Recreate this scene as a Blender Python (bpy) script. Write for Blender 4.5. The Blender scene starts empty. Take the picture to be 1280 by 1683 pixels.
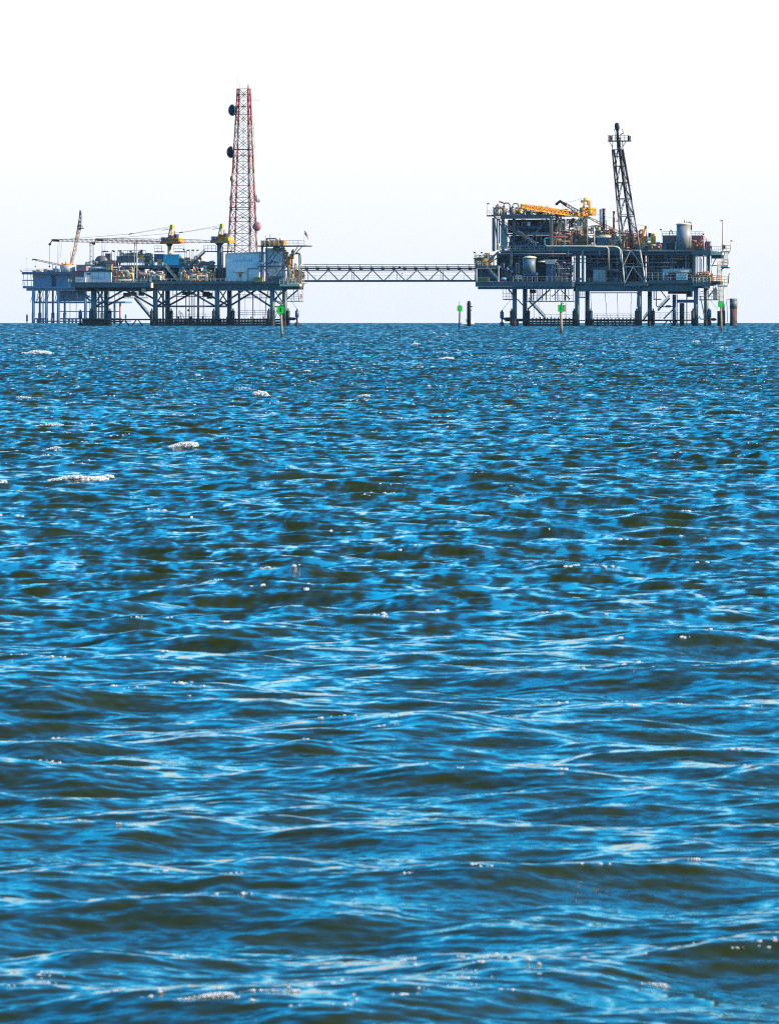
import bpy, bmesh, math, random
import numpy as np
from mathutils import Vector, Matrix
R = math.radians
SC = bpy.context.scene
COL = SC.collection

# ------------------------------------------------------------------ camera
F = 10667.0                     # focal length in photograph pixels (1280 wide)
CAM_H = 3.0                     # metres above still water
TILT = math.atan(320.1 / F)
RE = 7.43e6                     # earth radius with refraction
cd = bpy.data.cameras.new('camera')
cam = bpy.data.objects.new('camera', cd); COL.objects.link(cam)
cam.location = (0, 0, CAM_H)
cam.rotation_euler = (math.pi / 2 - TILT, 0, 0)
cd.lens = F / 1683 * 36; cd.sensor_width = 36; cd.clip_start = 0.5; cd.clip_end = 60000
cd.dof.use_dof = True; cd.dof.focus_distance = 1800; cd.dof.aperture_fstop = 18
SC.camera = cam

# ------------------------------------------------------------------ world and sun
SUN_EL, SUN_AZ = R(28), R(107)           # azimuth clockwise from the view direction (+Y)
w = bpy.data.worlds.new('World'); SC.world = w; w.use_nodes = True
nt = w.node_tree; nt.nodes.clear()
sky = nt.nodes.new('ShaderNodeTexSky'); sky.sky_type = 'NISHITA'; sky.sun_disc = False
sky.sun_elevation = SUN_EL; sky.sun_rotation = SUN_AZ
sky.air_density = 1.0; sky.dust_density = 0.6; sky.ozone_density = 2.5
hs = nt.nodes.new('ShaderNodeHueSaturation'); hs.inputs['Saturation'].default_value = 1.95; hs.inputs['Hue'].default_value = 0.497
bg = nt.nodes.new('ShaderNodeBackground'); bg.inputs['Strength'].default_value = 0.15
wo = nt.nodes.new('ShaderNodeOutputWorld')
# the hazy white band that thins out upwards: white at the horizon, gone some 25 degrees up
wtc = nt.nodes.new('ShaderNodeTexCoord'); wsx = nt.nodes.new('ShaderNodeSeparateXYZ')
wr = nt.nodes.new('ShaderNodeValToRGB'); wr.color_ramp.interpolation = 'EASE'
wr.color_ramp.elements[0].position = 0.045; wr.color_ramp.elements[0].color = (1, 1, 1, 1)
wr.color_ramp.elements[1].position = 0.105; wr.color_ramp.elements[1].color = (0, 0, 0, 1)
wm = nt.nodes.new('ShaderNodeMixRGB')
wh = nt.nodes.new('ShaderNodeValToRGB')                  # faintly lavender-blue right at the sea, white a few degrees up
wh.color_ramp.elements[0].position = 0.0; wh.color_ramp.elements[0].color = (0.82, 0.865, 0.94, 1)
wh.color_ramp.elements[1].position = 0.03; wh.color_ramp.elements[1].color = (1, 1, 1, 1)
wv = nt.nodes.new('ShaderNodeVectorMath'); wv.operation = 'SCALE'; wv.inputs['Scale'].default_value = 2.62
nt.links.new(wh.outputs[0], wv.inputs[0]); nt.links.new(wv.outputs[0], wm.inputs['Color2'])
nt.links.new(wtc.outputs['Generated'], wsx.inputs[0]); nt.links.new(wsx.outputs['Z'], wr.inputs[0]); nt.links.new(wsx.outputs['Z'], wh.inputs[0])
nt.links.new(sky.outputs[0], hs.inputs['Color']); nt.links.new(hs.outputs[0], wm.inputs['Color1'])
nt.links.new(wr.outputs[0], wm.inputs['Fac']); nt.links.new(wm.outputs[0], bg.inputs['Color'])
nt.links.new(bg.outputs[0], wo.inputs['Surface'])
sl = bpy.data.lights.new('sun', 'SUN'); sl.energy = 3.9; sl.angle = R(0.53); sl.color = (1.0, 0.83, 0.60)
so = bpy.data.objects.new('sun', sl); COL.objects.link(so)
sd = Vector((math.sin(SUN_AZ) * math.cos(SUN_EL), math.cos(SUN_AZ) * math.cos(SUN_EL), math.sin(SUN_EL)))
so.rotation_euler = sd.to_track_quat('Z', 'Y').to_euler(); so.location = (60, 20, 60)

SC.view_settings.view_transform = 'Standard'; SC.view_settings.look = 'None'
SC.view_settings.exposure = 1.42; SC.view_settings.gamma = 1.0; SC.view_settings.use_curve_mapping = False
SC.render.engine = 'CYCLES'
SC.cycles.use_denoising = False; SC.cycles.denoiser = 'OPENIMAGEDENOISE'; SC.cycles.denoising_prefilter = 'ACCURATE'; SC.cycles.denoising_input_passes = 'RGB_ALBEDO_NORMAL'
SC.cycles.max_bounces = 6; SC.cycles.volume_bounces = 0
SC.cycles.sample_clamp_indirect = 4.0
SC.cycles.caustics_reflective = False; SC.cycles.caustics_refractive = False
SC.render.film_transparent = False
SC.cycles.pixel_filter_type = 'BLACKMAN_HARRIS'; SC.cycles.filter_width = 1.15

# ------------------------------------------------------------------ helpers
def tag(o, label=None, cat=None, group=None, kind=None):
    if label: o['label'] = label
    if cat: o['category'] = cat
    if group: o['group'] = group
    if kind: o['kind'] = kind
    return o

def drop(x, y): return (x * x + y * y) / (2 * RE)

def ray(px, py):
    a = (px - 640.0) / F; b = (841.5 - py) / F
    yy = math.cos(TILT) + b * math.sin(TILT)
    return a / yy, (-math.sin(TILT) + b * math.cos(TILT)) / yy     # x per y, z per y

def mat(name, col, rough=0.6, metal=0.0, var=0.0, scale=0.5, spec=0.5, col2=None):
    m = bpy.data.materials.new(name); m.use_nodes = True
    t = m.node_tree; b = t.nodes['Principled BSDF']
    b.inputs['Base Color'].default_value = (*col, 1); b.inputs['Roughness'].default_value = rough
    b.inputs['Metallic'].default_value = metal; b.inputs['Specular IOR Level'].default_value = spec
    if var > 0:
        tc = t.nodes.new('ShaderNodeTexCoord'); n = t.nodes.new('ShaderNodeTexNoise')
        n.inputs['Scale'].default_value = scale; n.inputs['Detail'].default_value = 6; n.inputs['Roughness'].default_value = 0.65
        r = t.nodes.new('ShaderNodeValToRGB')
        r.color_ramp.elements[0].position = 0.36; r.color_ramp.elements[1].position = 0.66
        c2 = col2 or tuple(c * (1 - var) for c in col)
        r.color_ramp.elements[0].color = (*c2, 1); r.color_ramp.elements[1].color = (*col, 1)
        t.links.new(tc.outputs['Object'], n.inputs['Vector']); t.links.new(n.outputs['Fac'], r.inputs['Fac'])
        t.links.new(r.outputs['Color'], b.inputs['Base Color'])
    return m

# ------------------------------------------------------------------ the sea
rng = np.random.default_rng(7)
NW = 150
lam = np.exp(rng.uniform(math.log(0.11), math.log(7.0), NW))
kk = 2 * math.pi / lam
LP = 4.0                                                   # peak wavelength
kp = 2 * math.pi / LP
th = np.clip(rng.normal(0, 0.62, NW), -1.3, 1.3) + R(8)      # travel direction about the line towards the camera
amp = np.zeros(NW)
for lo, hi, srms in ((0.1, 0.3, 0.125), (0.3, 1.0, 0.104), (1.0, 2.5, 0.100), (2.5, 8.0, 0.06)):   # rms slope in each range of wavelengths
    s_ = (lam >= lo) & (lam < hi)
    a_ = (0.55 + 0.9 * rng.random(NW)) / kk * s_
    amp += a_ * srms / math.sqrt(0.5 * np.sum((a_ * kk) ** 2))
kx = (kk * np.sin(th)).astype(np.float32); ky = (-kk * np.cos(th)).astype(np.float32)
ph = rng.uniform(0, 2 * math.pi, NW).astype(np.float32)
CHOP = 0.6

def waves(X, Y, ds):
    """displacement and slopes of the surface at X, Y; ds = sampling distance there (short waves leave the geometry where it cannot
    resolve them and stay in the normals)"""
    dx = np.zeros_like(X); dy = np.zeros_like(X); dz = np.zeros_like(X)
    gx = np.zeros_like(X); gy = np.zeros_like(X)
    # gusts: the small waves are rougher and smoother in wide patches
    gust = 1 + 0.15 * np.sin(X * 0.11 + Y * 0.083 + 1.3) + 0.14 * np.sin(X * 0.37 - Y * 0.051 + 0.4 * np.sin(Y * 0.12)) + 0.1 * np.sin(X * 0.21 + Y * 0.19)
    for i in range(NW):
        f = np.clip((lam[i] / ds - 1.6) / 1.6, 0, 1).astype(np.float32)
        f = np.maximum(f, np.float32(1.0 if lam[i] > 2.2 else 0.0))
        p = kx[i] * X + ky[i] * Y + ph[i]
        s = np.sin(p); c = np.cos(p)
        gu_ = gust if lam[i] < 1.3 else 1.0; gx -= amp[i] * kx[i] * s * gu_; gy -= amp[i] * ky[i] * s * gu_
        gu = gust if lam[i] < 1.3 else 1.0
        a = amp[i] * f * gu
        dz += a * c
        q = CHOP * a * s / kk[i]
        dx -= q * kx[i]; dy -= q * ky[i]
    return dx, dy, dz, gx, gy

def sea_grid(rows, cols, rough0, rough1):
    """rows: distances, cols: tangent of the bearing"""
    D, T = np.meshgrid(rows.astype(np.float32), cols.astype(np.float32), indexing='ij')
    X = D * T; Y = D
    ds = np.gradient(rows)[:, None].astype(np.float32) * np.ones_like(T)
    dc = (np.gradient(cols)[None, :] * rows[:, None]).astype(np.float32)
    s = np.maximum(ds, dc * 0.7)
    dx, dy, dz, gx, gy = waves(X, Y, s)
    far = np.clip((s - 0.03) / 0.3, 0, 1)                   # where single waves are lost, what shows is their near faces
    gy = gy * (1 - far) + (np.abs(gy) * 1.3 + 0.06) * far
    Z = dz - (X * X + Y * Y) / (2 * RE)
    return np.stack([X + dx, Y + dy, Z], -1), np.stack([-gx, -gy, np.ones_like(gx)], -1)

def fan(n):
    c = np.linspace(-0.078, 0.078, n)
    o = 0.078 * np.exp(np.linspace(0, math.log(60), 22))[1:]
    return np.concatenate([-o[::-1], c, o])

def spaced(a, b, step):
    r = [a]
    while r[-1] < b: r.append(r[-1] + step(r[-1]))
    return np.array(r)

rows_a = np.concatenate([np.linspace(4, 24, 40)[:-1], spaced(24, 100, lambda d: min(d * d / (CAM_H * 6483) * 0.85, 0.23))])
rows_b = spaced(rows_a[-1], 520, lambda d: 0.23 if d < 220 else 0.23 * (d / 220) ** 2)
rows_c = spaced(rows_b[-1], 12000, lambda d: min(1.285 * (d / 520) ** 2 * 1.1, 30))
verts, norms, faces, base, crest = [], [], [], 0, []
for rows, nc in ((rows_a, 500), (rows_b, 430), (rows_c, 380)):
    g, n = sea_grid(rows, fan(nc), 0, 0); nr, ncc = g.shape[:2]
    idx = np.arange(nr * ncc).reshape(nr, ncc) + base
    zz = g[..., 2] + (g[..., 0] ** 2 + g[..., 1] ** 2) / (2 * RE)
    ck = zz > 1.25 * zz.std(); crest.append((g[ck], n[ck], zz[ck]))
    faces.append(np.stack([idx[:-1, :-1], idx[:-1, 1:], idx[1:, 1:], idx[1:, :-1]], -1).reshape(-1, 4))
    verts.append(g.reshape(-1, 3)); norms.append(n.reshape(-1, 3)); base += nr * ncc
verts = np.concatenate(verts).astype(np.float32); faces = np.concatenate(faces).astype(np.int32)
norms = np.concatenate(norms); norms /= np.linalg.norm(norms, axis=1, keepdims=True)
print('slope rms', np.sqrt(np.mean((norms[:, :2] / norms[:, 2:]) ** 2, axis=0)))
me = bpy.data.meshes.new('sea')
me.vertices.add(len(verts)); me.vertices.foreach_set('co', verts.ravel())
me.loops.add(faces.size); me.loops.foreach_set('vertex_index', faces.ravel())
me.polygons.add(len(faces)); me.polygons.foreach_set('loop_start', np.arange(0, faces.size, 4, dtype=np.int32))
me.polygons.foreach_set('use_smooth', np.ones(len(faces), dtype=bool))
me.update(calc_edges=True)
at = me.attributes.new('wave_normal', 'FLOAT_VECTOR', 'POINT'); at.data.foreach_set('vector', norms.astype(np.float32).ravel())
sea = bpy.data.objects.new('sea', me); COL.objects.link(sea); tag(sea, kind='structure')
print('sea quads', len(faces), 'rows', len(rows_a), len(rows_b), len(rows_c))

m = bpy.data.materials.new('sea_water'); m.use_nodes = True
t = m.node_tree; b = t.nodes['Principled BSDF']
b.inputs['Base Color'].default_value = (0.0160, 0.0205, 0.0001, 1)
b.inputs['Roughness'].default_value = 0.06; b.inputs['IOR'].default_value = 1.28; b.inputs['Specular IOR Level'].default_value = 0.31
tc = t.nodes.new('ShaderNodeTexCoord')
def noise(scale, detail, sx=1.0, sy=1.0, rot=0.0):
    mp = t.nodes.new('ShaderNodeMapping'); mp.inputs['Scale'].default_value = (sx, sy, 1); mp.inputs['Rotation'].default_value = (0, 0, rot)
    n = t.nodes.new('ShaderNodeTexNoise'); n.inputs['Scale'].default_value = scale; n.inputs['Detail'].default_value = detail
    n.inputs['Roughness'].default_value = 0.55
    t.links.new(tc.outputs['Object'], mp.inputs['Vector']); t.links.new(mp.outputs[0], n.inputs['Vector'])
    return n
# ripples too small for the mesh tilt the normal directly
an = t.nodes.new('ShaderNodeAttribute'); an.attribute_name = 'wave_normal'
def vmath(op, a, b_=None):
    n = t.nodes.new('ShaderNodeVectorMath'); n.operation = op
    for i, v in enumerate((a, b_)):
        if v is None: continue
        if isinstance(v, tuple): n.inputs[i].default_value = v
        else: t.links.new(v, n.inputs[i])
    return n.outputs[0]
acc = an.outputs['Vector']
for sc_, dt, sx, sy, rot, k in ((24.0, 2, 0.6, 1.0, 0.3, 0.32), (9.0, 3, 0.5, 1.0, 0.15, 0.5), (3.0, 2, 0.45, 0.7, -0.2, 0.34)):
    n_ = noise(sc_, dt, sx, sy, rot)
    acc = vmath('ADD', acc, vmath('MULTIPLY', vmath('SUBTRACT', n_.outputs['Color'], (0.5, 0.5, 0.5)), (k * 0.7, k, 0.0)))
t.links.new(vmath('NORMALIZE', acc), b.inputs['Normal'])
me.materials.append(m)
# ------------------------------------------------------------------ materials
M = {
 'steel': mat('grey_painted_steel', (0.135, 0.125, 0.115), 0.55, var=0.35, scale=0.35),
 'girder': mat('teal_grey_paint', (0.045, 0.085, 0.095), 0.5, var=0.25, scale=0.2),
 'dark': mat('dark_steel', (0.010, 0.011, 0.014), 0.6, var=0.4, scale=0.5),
 'rubber': mat('black_rubber', (0.012, 0.013, 0.016), 0.7),
 'pale': mat('pale_grey_paint', (0.50, 0.44, 0.37), 0.5, var=0.3, scale=0.4),
 'white': mat('white_paint', (0.72, 0.68, 0.62), 0.45, var=0.18, scale=0.3),
 'wall': mat('white_cladding', (0.66, 0.60, 0.57), 0.5, var=0.1, scale=0.2),
 'cream': mat('cream_paint', (0.66, 0.58, 0.40), 0.5, var=0.3, scale=0.5),
 'tan': mat('tan_paint', (0.64, 0.35, 0.14), 0.6, var=0.45, scale=0.6),
 'rust': mat('rusty_steel', (0.40, 0.12, 0.04), 0.75, var=0.6, scale=0.9),
 'yellow': mat('yellow_paint', (0.97, 0.44, 0.0), 0.45, var=0.25, scale=0.6, col2=(0.50, 0.20, 0.02)),
 'orange': mat('orange_paint', (0.88, 0.24, 0.0), 0.5, var=0.4, scale=0.6),
 'ochre': mat('ochre_paint', (0.26, 0.20, 0.05), 0.6, var=0.2, scale=0.5),
 'turq': mat('turquoise_paint', (0.03, 0.42, 0.52), 0.45, var=0.2, scale=0.4),
 'navy': mat('navy_paint', (0.035, 0.07, 0.14), 0.5, var=0.2, scale=0.4),
 'blue': mat('light_blue_paint', (0.12, 0.36, 0.62), 0.5, var=0.15, scale=0.4),
 'red': mat('red_paint', (0.55, 0.035, 0.02), 0.5, var=0.3, scale=0.6),
 'redlead': mat('tower_red', (0.24, 0.03, 0.022), 0.55, var=0.35, scale=0.5),
 'maroon': mat('maroon_cladding', (0.30, 0.12, 0.11), 0.6, var=0.2, scale=0.4),
 'wood': mat('weathered_timber', (0.30, 0.25, 0.17), 0.85, var=0.5, scale=1.5),
 'green': mat('green_reflective', (0.008, 0.60, 0.02), 0.5),
 'glass': mat('dark_window_glass', (0.01, 0.012, 0.015), 0.08),
 'algae': mat('tidal_growth', (0.014, 0.016, 0.012), 0.8, var=0.4, scale=2.0),
 'cable': mat('steel_cable', (0.09, 0.08, 0.08), 0.6),
 'galv': mat('galvanised_steel', (0.42, 0.37, 0.32), 0.45, metal=0.1, var=0.25, scale=0.6),
 'bridge': mat('dark_bridge_steel', (0.045, 0.05, 0.055), 0.6, var=0.3, scale=0.4),
 'tankgrey': mat('tank_grey', (0.19, 0.195, 0.19), 0.5, var=0.15, scale=0.3),
 'pilerust': mat('dark_pile_rust', (0.10, 0.04, 0.03), 0.8, var=0.5, scale=0.8),
 'tankblue': mat('blue_grey_tank', (0.10, 0.15, 0.18), 0.5, var=0.2, scale=0.3),
 'towergrey': mat('tower_grey', (0.26, 0.19, 0.17), 0.6, var=0.4, scale=0.5, col2=(0.14, 0.05, 0.04)),
 'foam': mat('foam_glint_white', (0.88, 0.88, 0.86), 0.7),
 'black': mat('black_paint', (0.005, 0.005, 0.016), 0.6, spec=0.2),
}

# ------------------------------------------------------------------ mesh builder
class MB:
    def __init__(s): s.v = []; s.f = []
    def ring(s, c, a, b, r, n):
        i = len(s.v)
        for k in range(n):
            t = 2 * math.pi * (k + 0.5) / n
            s.v.append(c + a * (r * math.cos(t)) + b * (r * math.sin(t)))
        return i
    def tube(s, p, q, r, r2=None, n=6):
        p = Vector(p); q = Vector(q); return s.path([p, q], r, n, r2)
    def path(s, pts, r, n=6, r2=None):
        pts = [Vector(p) for p in pts]; m = len(pts)
        prev = None
        for k, p in enumerate(pts):
            d0 = (pts[k] - pts[k - 1]).normalized() if k > 0 else None
            d1 = (pts[k + 1] - pts[k]).normalized() if k < m - 1 else None
            d = d1 if d0 is None else d0 if d1 is None else (d0 + d1).normalized()
            up = Vector((0, 0, 1)) if abs(d.z) < 0.9 else Vector((1, 0, 0))
            a = d.cross(up).normalized(); b = a.cross(d).normalized()
            rr = r if r2 is None else r + (r2 - r) * k / (m - 1)
            if d0 is not None and d1 is not None: rr = rr / max(0.6, d.dot(d1))
            i = s.ring(p, a, b, rr, n)
            if prev is None: s.f.append(tuple(range(i + n - 1, i - 1, -1)))
            else:
                # match the start of the new ring to the old one
                for j in range(n):
                    s.f.append((prev + j, prev + (j + 1) % n, i + (j + 1) % n, i + j))
            prev = i
        s.f.append(tuple(range(prev, prev + n)))
        return s
    def boxv(s, o, a, b, c):
        o = Vector(o); i = len(s.v)
        for k in range(8):
            s.v.append(o + (a if k & 1 else Vector()) + (b if k & 2 else Vector()) + (c if k & 4 else Vector()))
        for q in ((0, 1, 5, 4), (1, 3, 7, 5), (3, 2, 6, 7), (2, 0, 4, 6), (4, 5, 7, 6), (0, 2, 3, 1)):
            s.f.append(tuple(i + x for x in q))
        return s
    def lathe(s, base, prof, n=14, axis=Vector((0, 0, 1))):
        base = Vector(base); axis = axis.normalized()
        up = Vector((0, 0, 1)) if abs(axis.z) < 0.9 else Vector((1, 0, 0))
        a = axis.cross(up).normalized(); b = axis.cross(a).normalized()
        prev = None
        for r, h in prof:
            i = s.ring(base + axis * h, a, b, max(r, 0.002), n)
            if prev is None: s.f.append(tuple(range(i + n - 1, i - 1, -1)))
            else:
                for j in range(n): s.f.append((prev + j, prev + (j + 1) % n, i + (j + 1) % n, i + j))
            prev = i
        s.f.append(tuple(range(prev, prev + n)))
        return s
    def ball(s, c, r, n=8):
        return s.lathe(Vector(c), [(r * math.sin(math.pi * k / 6), -r * math.cos(math.pi * k / 6)) for k in range(7)], n)
    def prism(s, pts, off):
        n = len(pts); i = len(s.v)
        s.v += [Vector(p) for p in pts] + [Vector(p) + off for p in pts]
        s.f.append(tuple(range(i, i + n))); s.f.append(tuple(range(i + 2 * n - 1, i + n - 1, -1)))
        for j in range(n): s.f.append((i + j, i + n + j, i + n + (j + 1) % n, i + (j + 1) % n))
        return s

class Thing:
    """an Empty at the thing's base; parts are meshes stored relative to it"""
    def __init__(s, name, label, cat, loc, group=None):
        s.o = bpy.data.objects.new(name, None); COL.objects.link(s.o); s.loc = Vector(loc); s.o.location = s.loc
        s.o.empty_display_size = 1
        tag(s.o, label, cat, group)
    def part(s, name, mb, m, parent=None, smooth=False, label=None, kind=None):
        me = bpy.data.meshes.new(name)
        l = s.loc
        me.from_pydata([(v.x - l.x, v.y - l.y, v.z - l.z) for v in mb.v], [], mb.f)
        bm = bmesh.new(); bm.from_mesh(me); bmesh.ops.recalc_face_normals(bm, faces=bm.faces); bm.to_mesh(me); bm.free()
        me.materials.append(M[m] if isinstance(m, str) else m)
        if smooth:
            me.polygons.foreach_set('use_smooth', [len(p.vertices) == 4 for p in me.polygons])
        o = bpy.data.objects.new(name, me); COL.objects.link(o); o.parent = parent or s.o
        if label: o['label'] = label
        if kind: o['kind'] = kind
        return o

class Frame:
    """a rig's own axes: u along its front, v into depth (metres); px, py are read off the photograph for a point at depth v"""
    def __init__(s, px, D, yaw):
        s.X0 = (px - 640) / F * D; s.Y0 = D; s.c = math.cos(yaw); s.s = math.sin(yaw)
        s.eu = Vector((s.c, -s.s, 0)); s.ev = Vector((s.s, s.c, 0)); s.ez = Vector((0, 0, 1))
    def __call__(s, px, py, v=0.0):
        t, q = ray(px, py)
        u = (t * (s.Y0 + v * s.c) - s.X0 - v * s.s) / (s.c + t * s.s)
        X = s.X0 + u * s.c + v * s.s; Y = s.Y0 - u * s.s + v * s.c
        return Vector((X, Y, CAM_H + q * Y))
    def box(s, mb, x0, y0, x1, y1, v0, v1):
        p = s(x0, y1, v0); q = s(x1, y1, v0); r = s(x0, y0, v0)
        return mb.boxv(p, s.eu * (q - p).length, s.ev * (v1 - v0), s.ez * (r.z - p.z))
    def prism(s, mb, pts, v0, v1):
        return mb.prism([s(x, y, v0) for x, y in pts], s.ev * (v1 - v0))

P = 0.25                                                    # metres per photograph pixel at the rigs
WATER = -0.5

def beam(T, Fr, name, m, x0, y0, v0, x1, y1, v1, w, n=6, parent=None):
    return T.part(name, MB().tube(Fr(x0, y0, v0), Fr(x1, y1, v1), w * P / 2, n=n), m, parent, smooth=n > 6)
def boxp(T, Fr, name, m, x0, y0, x1, y1, v0, v1, parent=None, label=None):
    return T.part(name, Fr.box(MB(), x0, y0, x1, y1, v0, v1), m, parent, label=label)
def cyl(T, Fr, name, m, x, y0, y1, v, w, n=12, parent=None, w2=None, dome=0.0):
    """upright cylinder: axis at px x, top y0, foot y1, width w px"""
    b = Fr(x, y1, v); h = Fr(x, y0, v).z - b.z; r = w * P / 2; r2 = (w2 or w) * P / 2
    prof = [(r, 0), (r2, h)]
    if dome: prof = [(r, 0), (r2, h - dome * r2), (r2 * 0.87, h - dome * r2 * 0.45), (r2 * 0.5, h - dome * r2 * 0.1), (0, h)]
    return T.part(name, MB().lathe(b, prof, n), m, parent, smooth=True)
def drum(T, Fr, name, m, x0, x1, y, v, w, n=12, parent=None):
    """lying cylinder along u with domed ends"""
    p = Fr(x0, y, v); q = Fr(x1, y, v); L = (q - p).length; r = w * P / 2
    prof = [(0, 0), (r * 0.6, r * 0.12), (r, r * 0.5), (r, L - r * 0.5), (r * 0.6, L - r * 0.12), (0, L)]
    return T.part(name, MB().lathe(p, prof, n, Fr.eu), m, parent, smooth=True)
def pipe(T, Fr, m, pts, w, name='pipe', parent=None, n=6):
    return T.part(name, MB().path([Fr(*p) for p in pts], w * P / 2, n), m, parent, smooth=True)
def rail(T, Fr, m, pts, h=4.4, step=2.0, r=0.07, parent=None, bars=2, name='railing'):
    r = r * 1.15
    """posts and rails along pts (px, py, v) at deck level; h in px"""
    mb = MB(); P3 = [Fr(*p) for p in pts]; hz = Vector((0, 0, h * P))
    for a, b in zip(P3[:-1], P3[1:]):
        n = max(1, int(round((b - a).length / step)))
        for k in range(n + 1):
            q = a.lerp(b, k / n); mb.tube(q, q + hz, r, n=4)
        for j in range(bars): mb.tube(a + hz * ((j + 1) / bars), b + hz * ((j + 1) / bars), r, n=4)
    return T.part(name, mb, m, parent)
def stairs(T, Fr, m, x0, y0, x1, y1, v, wid=1.2, mr=None, th=2.0, rails=True, nm='stair_flight'):
    """a straight flight from (x0, y0) down to (x1, y1)"""
    mb = MB()
    a = Fr(x0, y0, v); b = Fr(x1, y1, v); w = Fr.ev * wid
    for o in (Vector(), w):
        mb.prism([a + o, b + o, b + o - Vector((0, 0, th * P)), a + o - Vector((0, 0, th * P))], Fr.ev * 0.08)
    n = max(4, int(abs(a.z - b.z) / 0.25))
    for k in range(n):
        p = a.lerp(b, (k + 0.5) / n); mb.boxv(p - Vector((0, 0, 0.2)) - Fr.eu * 0.15, Fr.eu * 0.3, w, Vector((0, 0, 0.05)))
    o = T.part(nm, mb, m)
    if rails:
        for off in (Vector(), w):
            mb = MB(); hz = Vector((0, 0, 1.1))
            for f in (0.5, 1.0): mb.tube(a + off + hz * f, b + off + hz * f, 0.07, n=4)
            k = max(2, int((a - b).length / 2))
            for j in range(k + 1):
                q = a.lerp(b, j / k) + off; mb.tube(q, q + hz, 0.06, n=4)
            T.part('handrail', mb, mr or m, o)
    return o
def lamp(T, Fr, x, y0, y1, v, side=1, m='steel'):
    """a floodlight on a thin mast"""
    mb = MB(); top = Fr(x, y0, v); mb.tube(Fr(x, y1, v), top, 0.09, n=5)
    mb.tube(top, top + Fr.eu * (side * 0.7) + Vector((0, 0, 0.15)), 0.07, n=4)
    o = T.part('light_mast', mb, m)
    mb = MB().boxv(top + Fr.eu * (side * 0.5 - 0.35) + Vector((0, 0, -0.35)), Fr.eu * 0.7, Fr.ev * 0.5, Vector((0, 0, 0.55)))
    T.part('floodlight', mb, 'dark', o)

def text_part(T, Fr, s, x0, y0, x1, y1, v, m, parent=None, name='lettering'):
    cu = bpy.data.curves.new('lettering', 'FONT'); cu.body = s; cu.size = 1; cu.resolution_u = 3
    o = bpy.data.objects.new('lettering_source', cu); COL.objects.link(o)
    bpy.context.view_layer.update()
    me = bpy.data.meshes.new_from_object(o.evaluated_get(bpy.context.evaluated_depsgraph_get()))
    bpy.data.objects.remove(o)
    xs = [p.co.x for p in me.vertices]; ys = [p.co.y for p in me.vertices]
    a = Fr(x0, y1, v); b = Fr(x1, y1, v); c = Fr(x0, y0, v)
    for p in me.vertices:
        q = a + (b - a) * ((p.co.x - min(xs)) / (max(xs) - min(xs))) + (c - a) * ((p.co.y - min(ys)) / (max(ys) - min(ys)))
        p.co = q - T.loc
    me.materials.clear(); me.materials.append(M[m])
    o = bpy.data.objects.new(name, me); COL.objects.link(o); o.parent = parent or T.o
    return o

def lattice(T, bases, tops, nb, m, r_leg, r_br, x_brace=True, bandm=None, spacing=1.0):
    """a tapering four-legged lattice: every leg, strut and diagonal is a part. bases/tops: 4 corners in order"""
    ts = [1 - (1 - k / nb) ** spacing for k in range(nb + 1)]
    C = [[bases[i].lerp(tops[i], t) for i in range(4)] for t in ts]
    for k in range(nb):
        mm = bandm(0.5 * (ts[k] + ts[k + 1])) if bandm else m
        for i in range(4): T.part('leg', MB().tube(C[k][i], C[k + 1][i], r_leg, n=6), mm, smooth=True)
        for i in range(4):
            j = (i + 1) % 4
            T.part('strut', MB().tube(C[k + 1][i], C[k + 1][j], r_br * 1.1, n=4), mm)
            if x_brace:
                mb = MB().tube(C[k][i], C[k + 1][j], r_br, n=4); T.part('diagonal', mb, mm)
                mb = MB().tube(C[k][j], C[k + 1][i], r_br, n=4); T.part('diagonal', mb, mm)
            else:
                mid = C[k + 1][i].lerp(C[k + 1][j], 0.5)
                T.part('diagonal', MB().tube(C[k][i], mid, r_br, n=4), mm)
                T.part('diagonal', MB().tube(C[k][j], mid, r_br, n=4), mm)
    return C

def boom(T, Fr, p0, p1, m, w0=3.0, w1=6.0, dep=1.4, n=18, r=0.09, name='boom'):
    """a crane boom of four chords and lacing between two points; w0 / w1 are depths in px at the head and at the foot"""
    a = Vector(p0); b = Vector(p1); d = (b - a).normalized(); up = Vector((0, 0, 1)); up = (up - d * up.dot(d)).normalized()
    sd = d.cross(up).normalized()
    L = (b - a).length; prof = lambda t: (w0 + (w1 - w0) * min(1, t / 0.25, (1 - t) / 0.12)) * P / 2 if t < 0.999 and t > 0.001 else w0 * P / 2
    ch = [[], [], [], []]
    for k in range(n + 1):
        t = k / n; h = max(prof(t), w0 * P / 2); c = a.lerp(b, t)
        for i, (su, ss) in enumerate(((1, 1), (1, -1), (-1, -1), (-1, 1))): ch[i].append(c + up * (su * h) + sd * (ss * dep / 2 * min(1, h / (w1 * P / 2) + 0.2)))
    body = T.part(name, MB().tube(a, a.lerp(b, 0.04), w0 * P / 2 * 0.8), m)
    for i in range(4): T.part('chord', MB().path(ch[i], r * 1.25, 4), m, body)
    mb = MB()
    for k in range(n):
        for i in range(4):
            j = (i + 1) % 4
            mb.tube(ch[i][k], ch[j][k + 1] if k % 2 else ch[j][k], r * 0.75, n=3)
            mb.tube(ch[i][k + 1] if k % 2 == 0 else ch[i][k], ch[j][k] if k % 2 == 0 else ch[j][k + 1], r * 0.7, n=3)
    T.part('lacing', mb, m, body)
    return body

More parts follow.
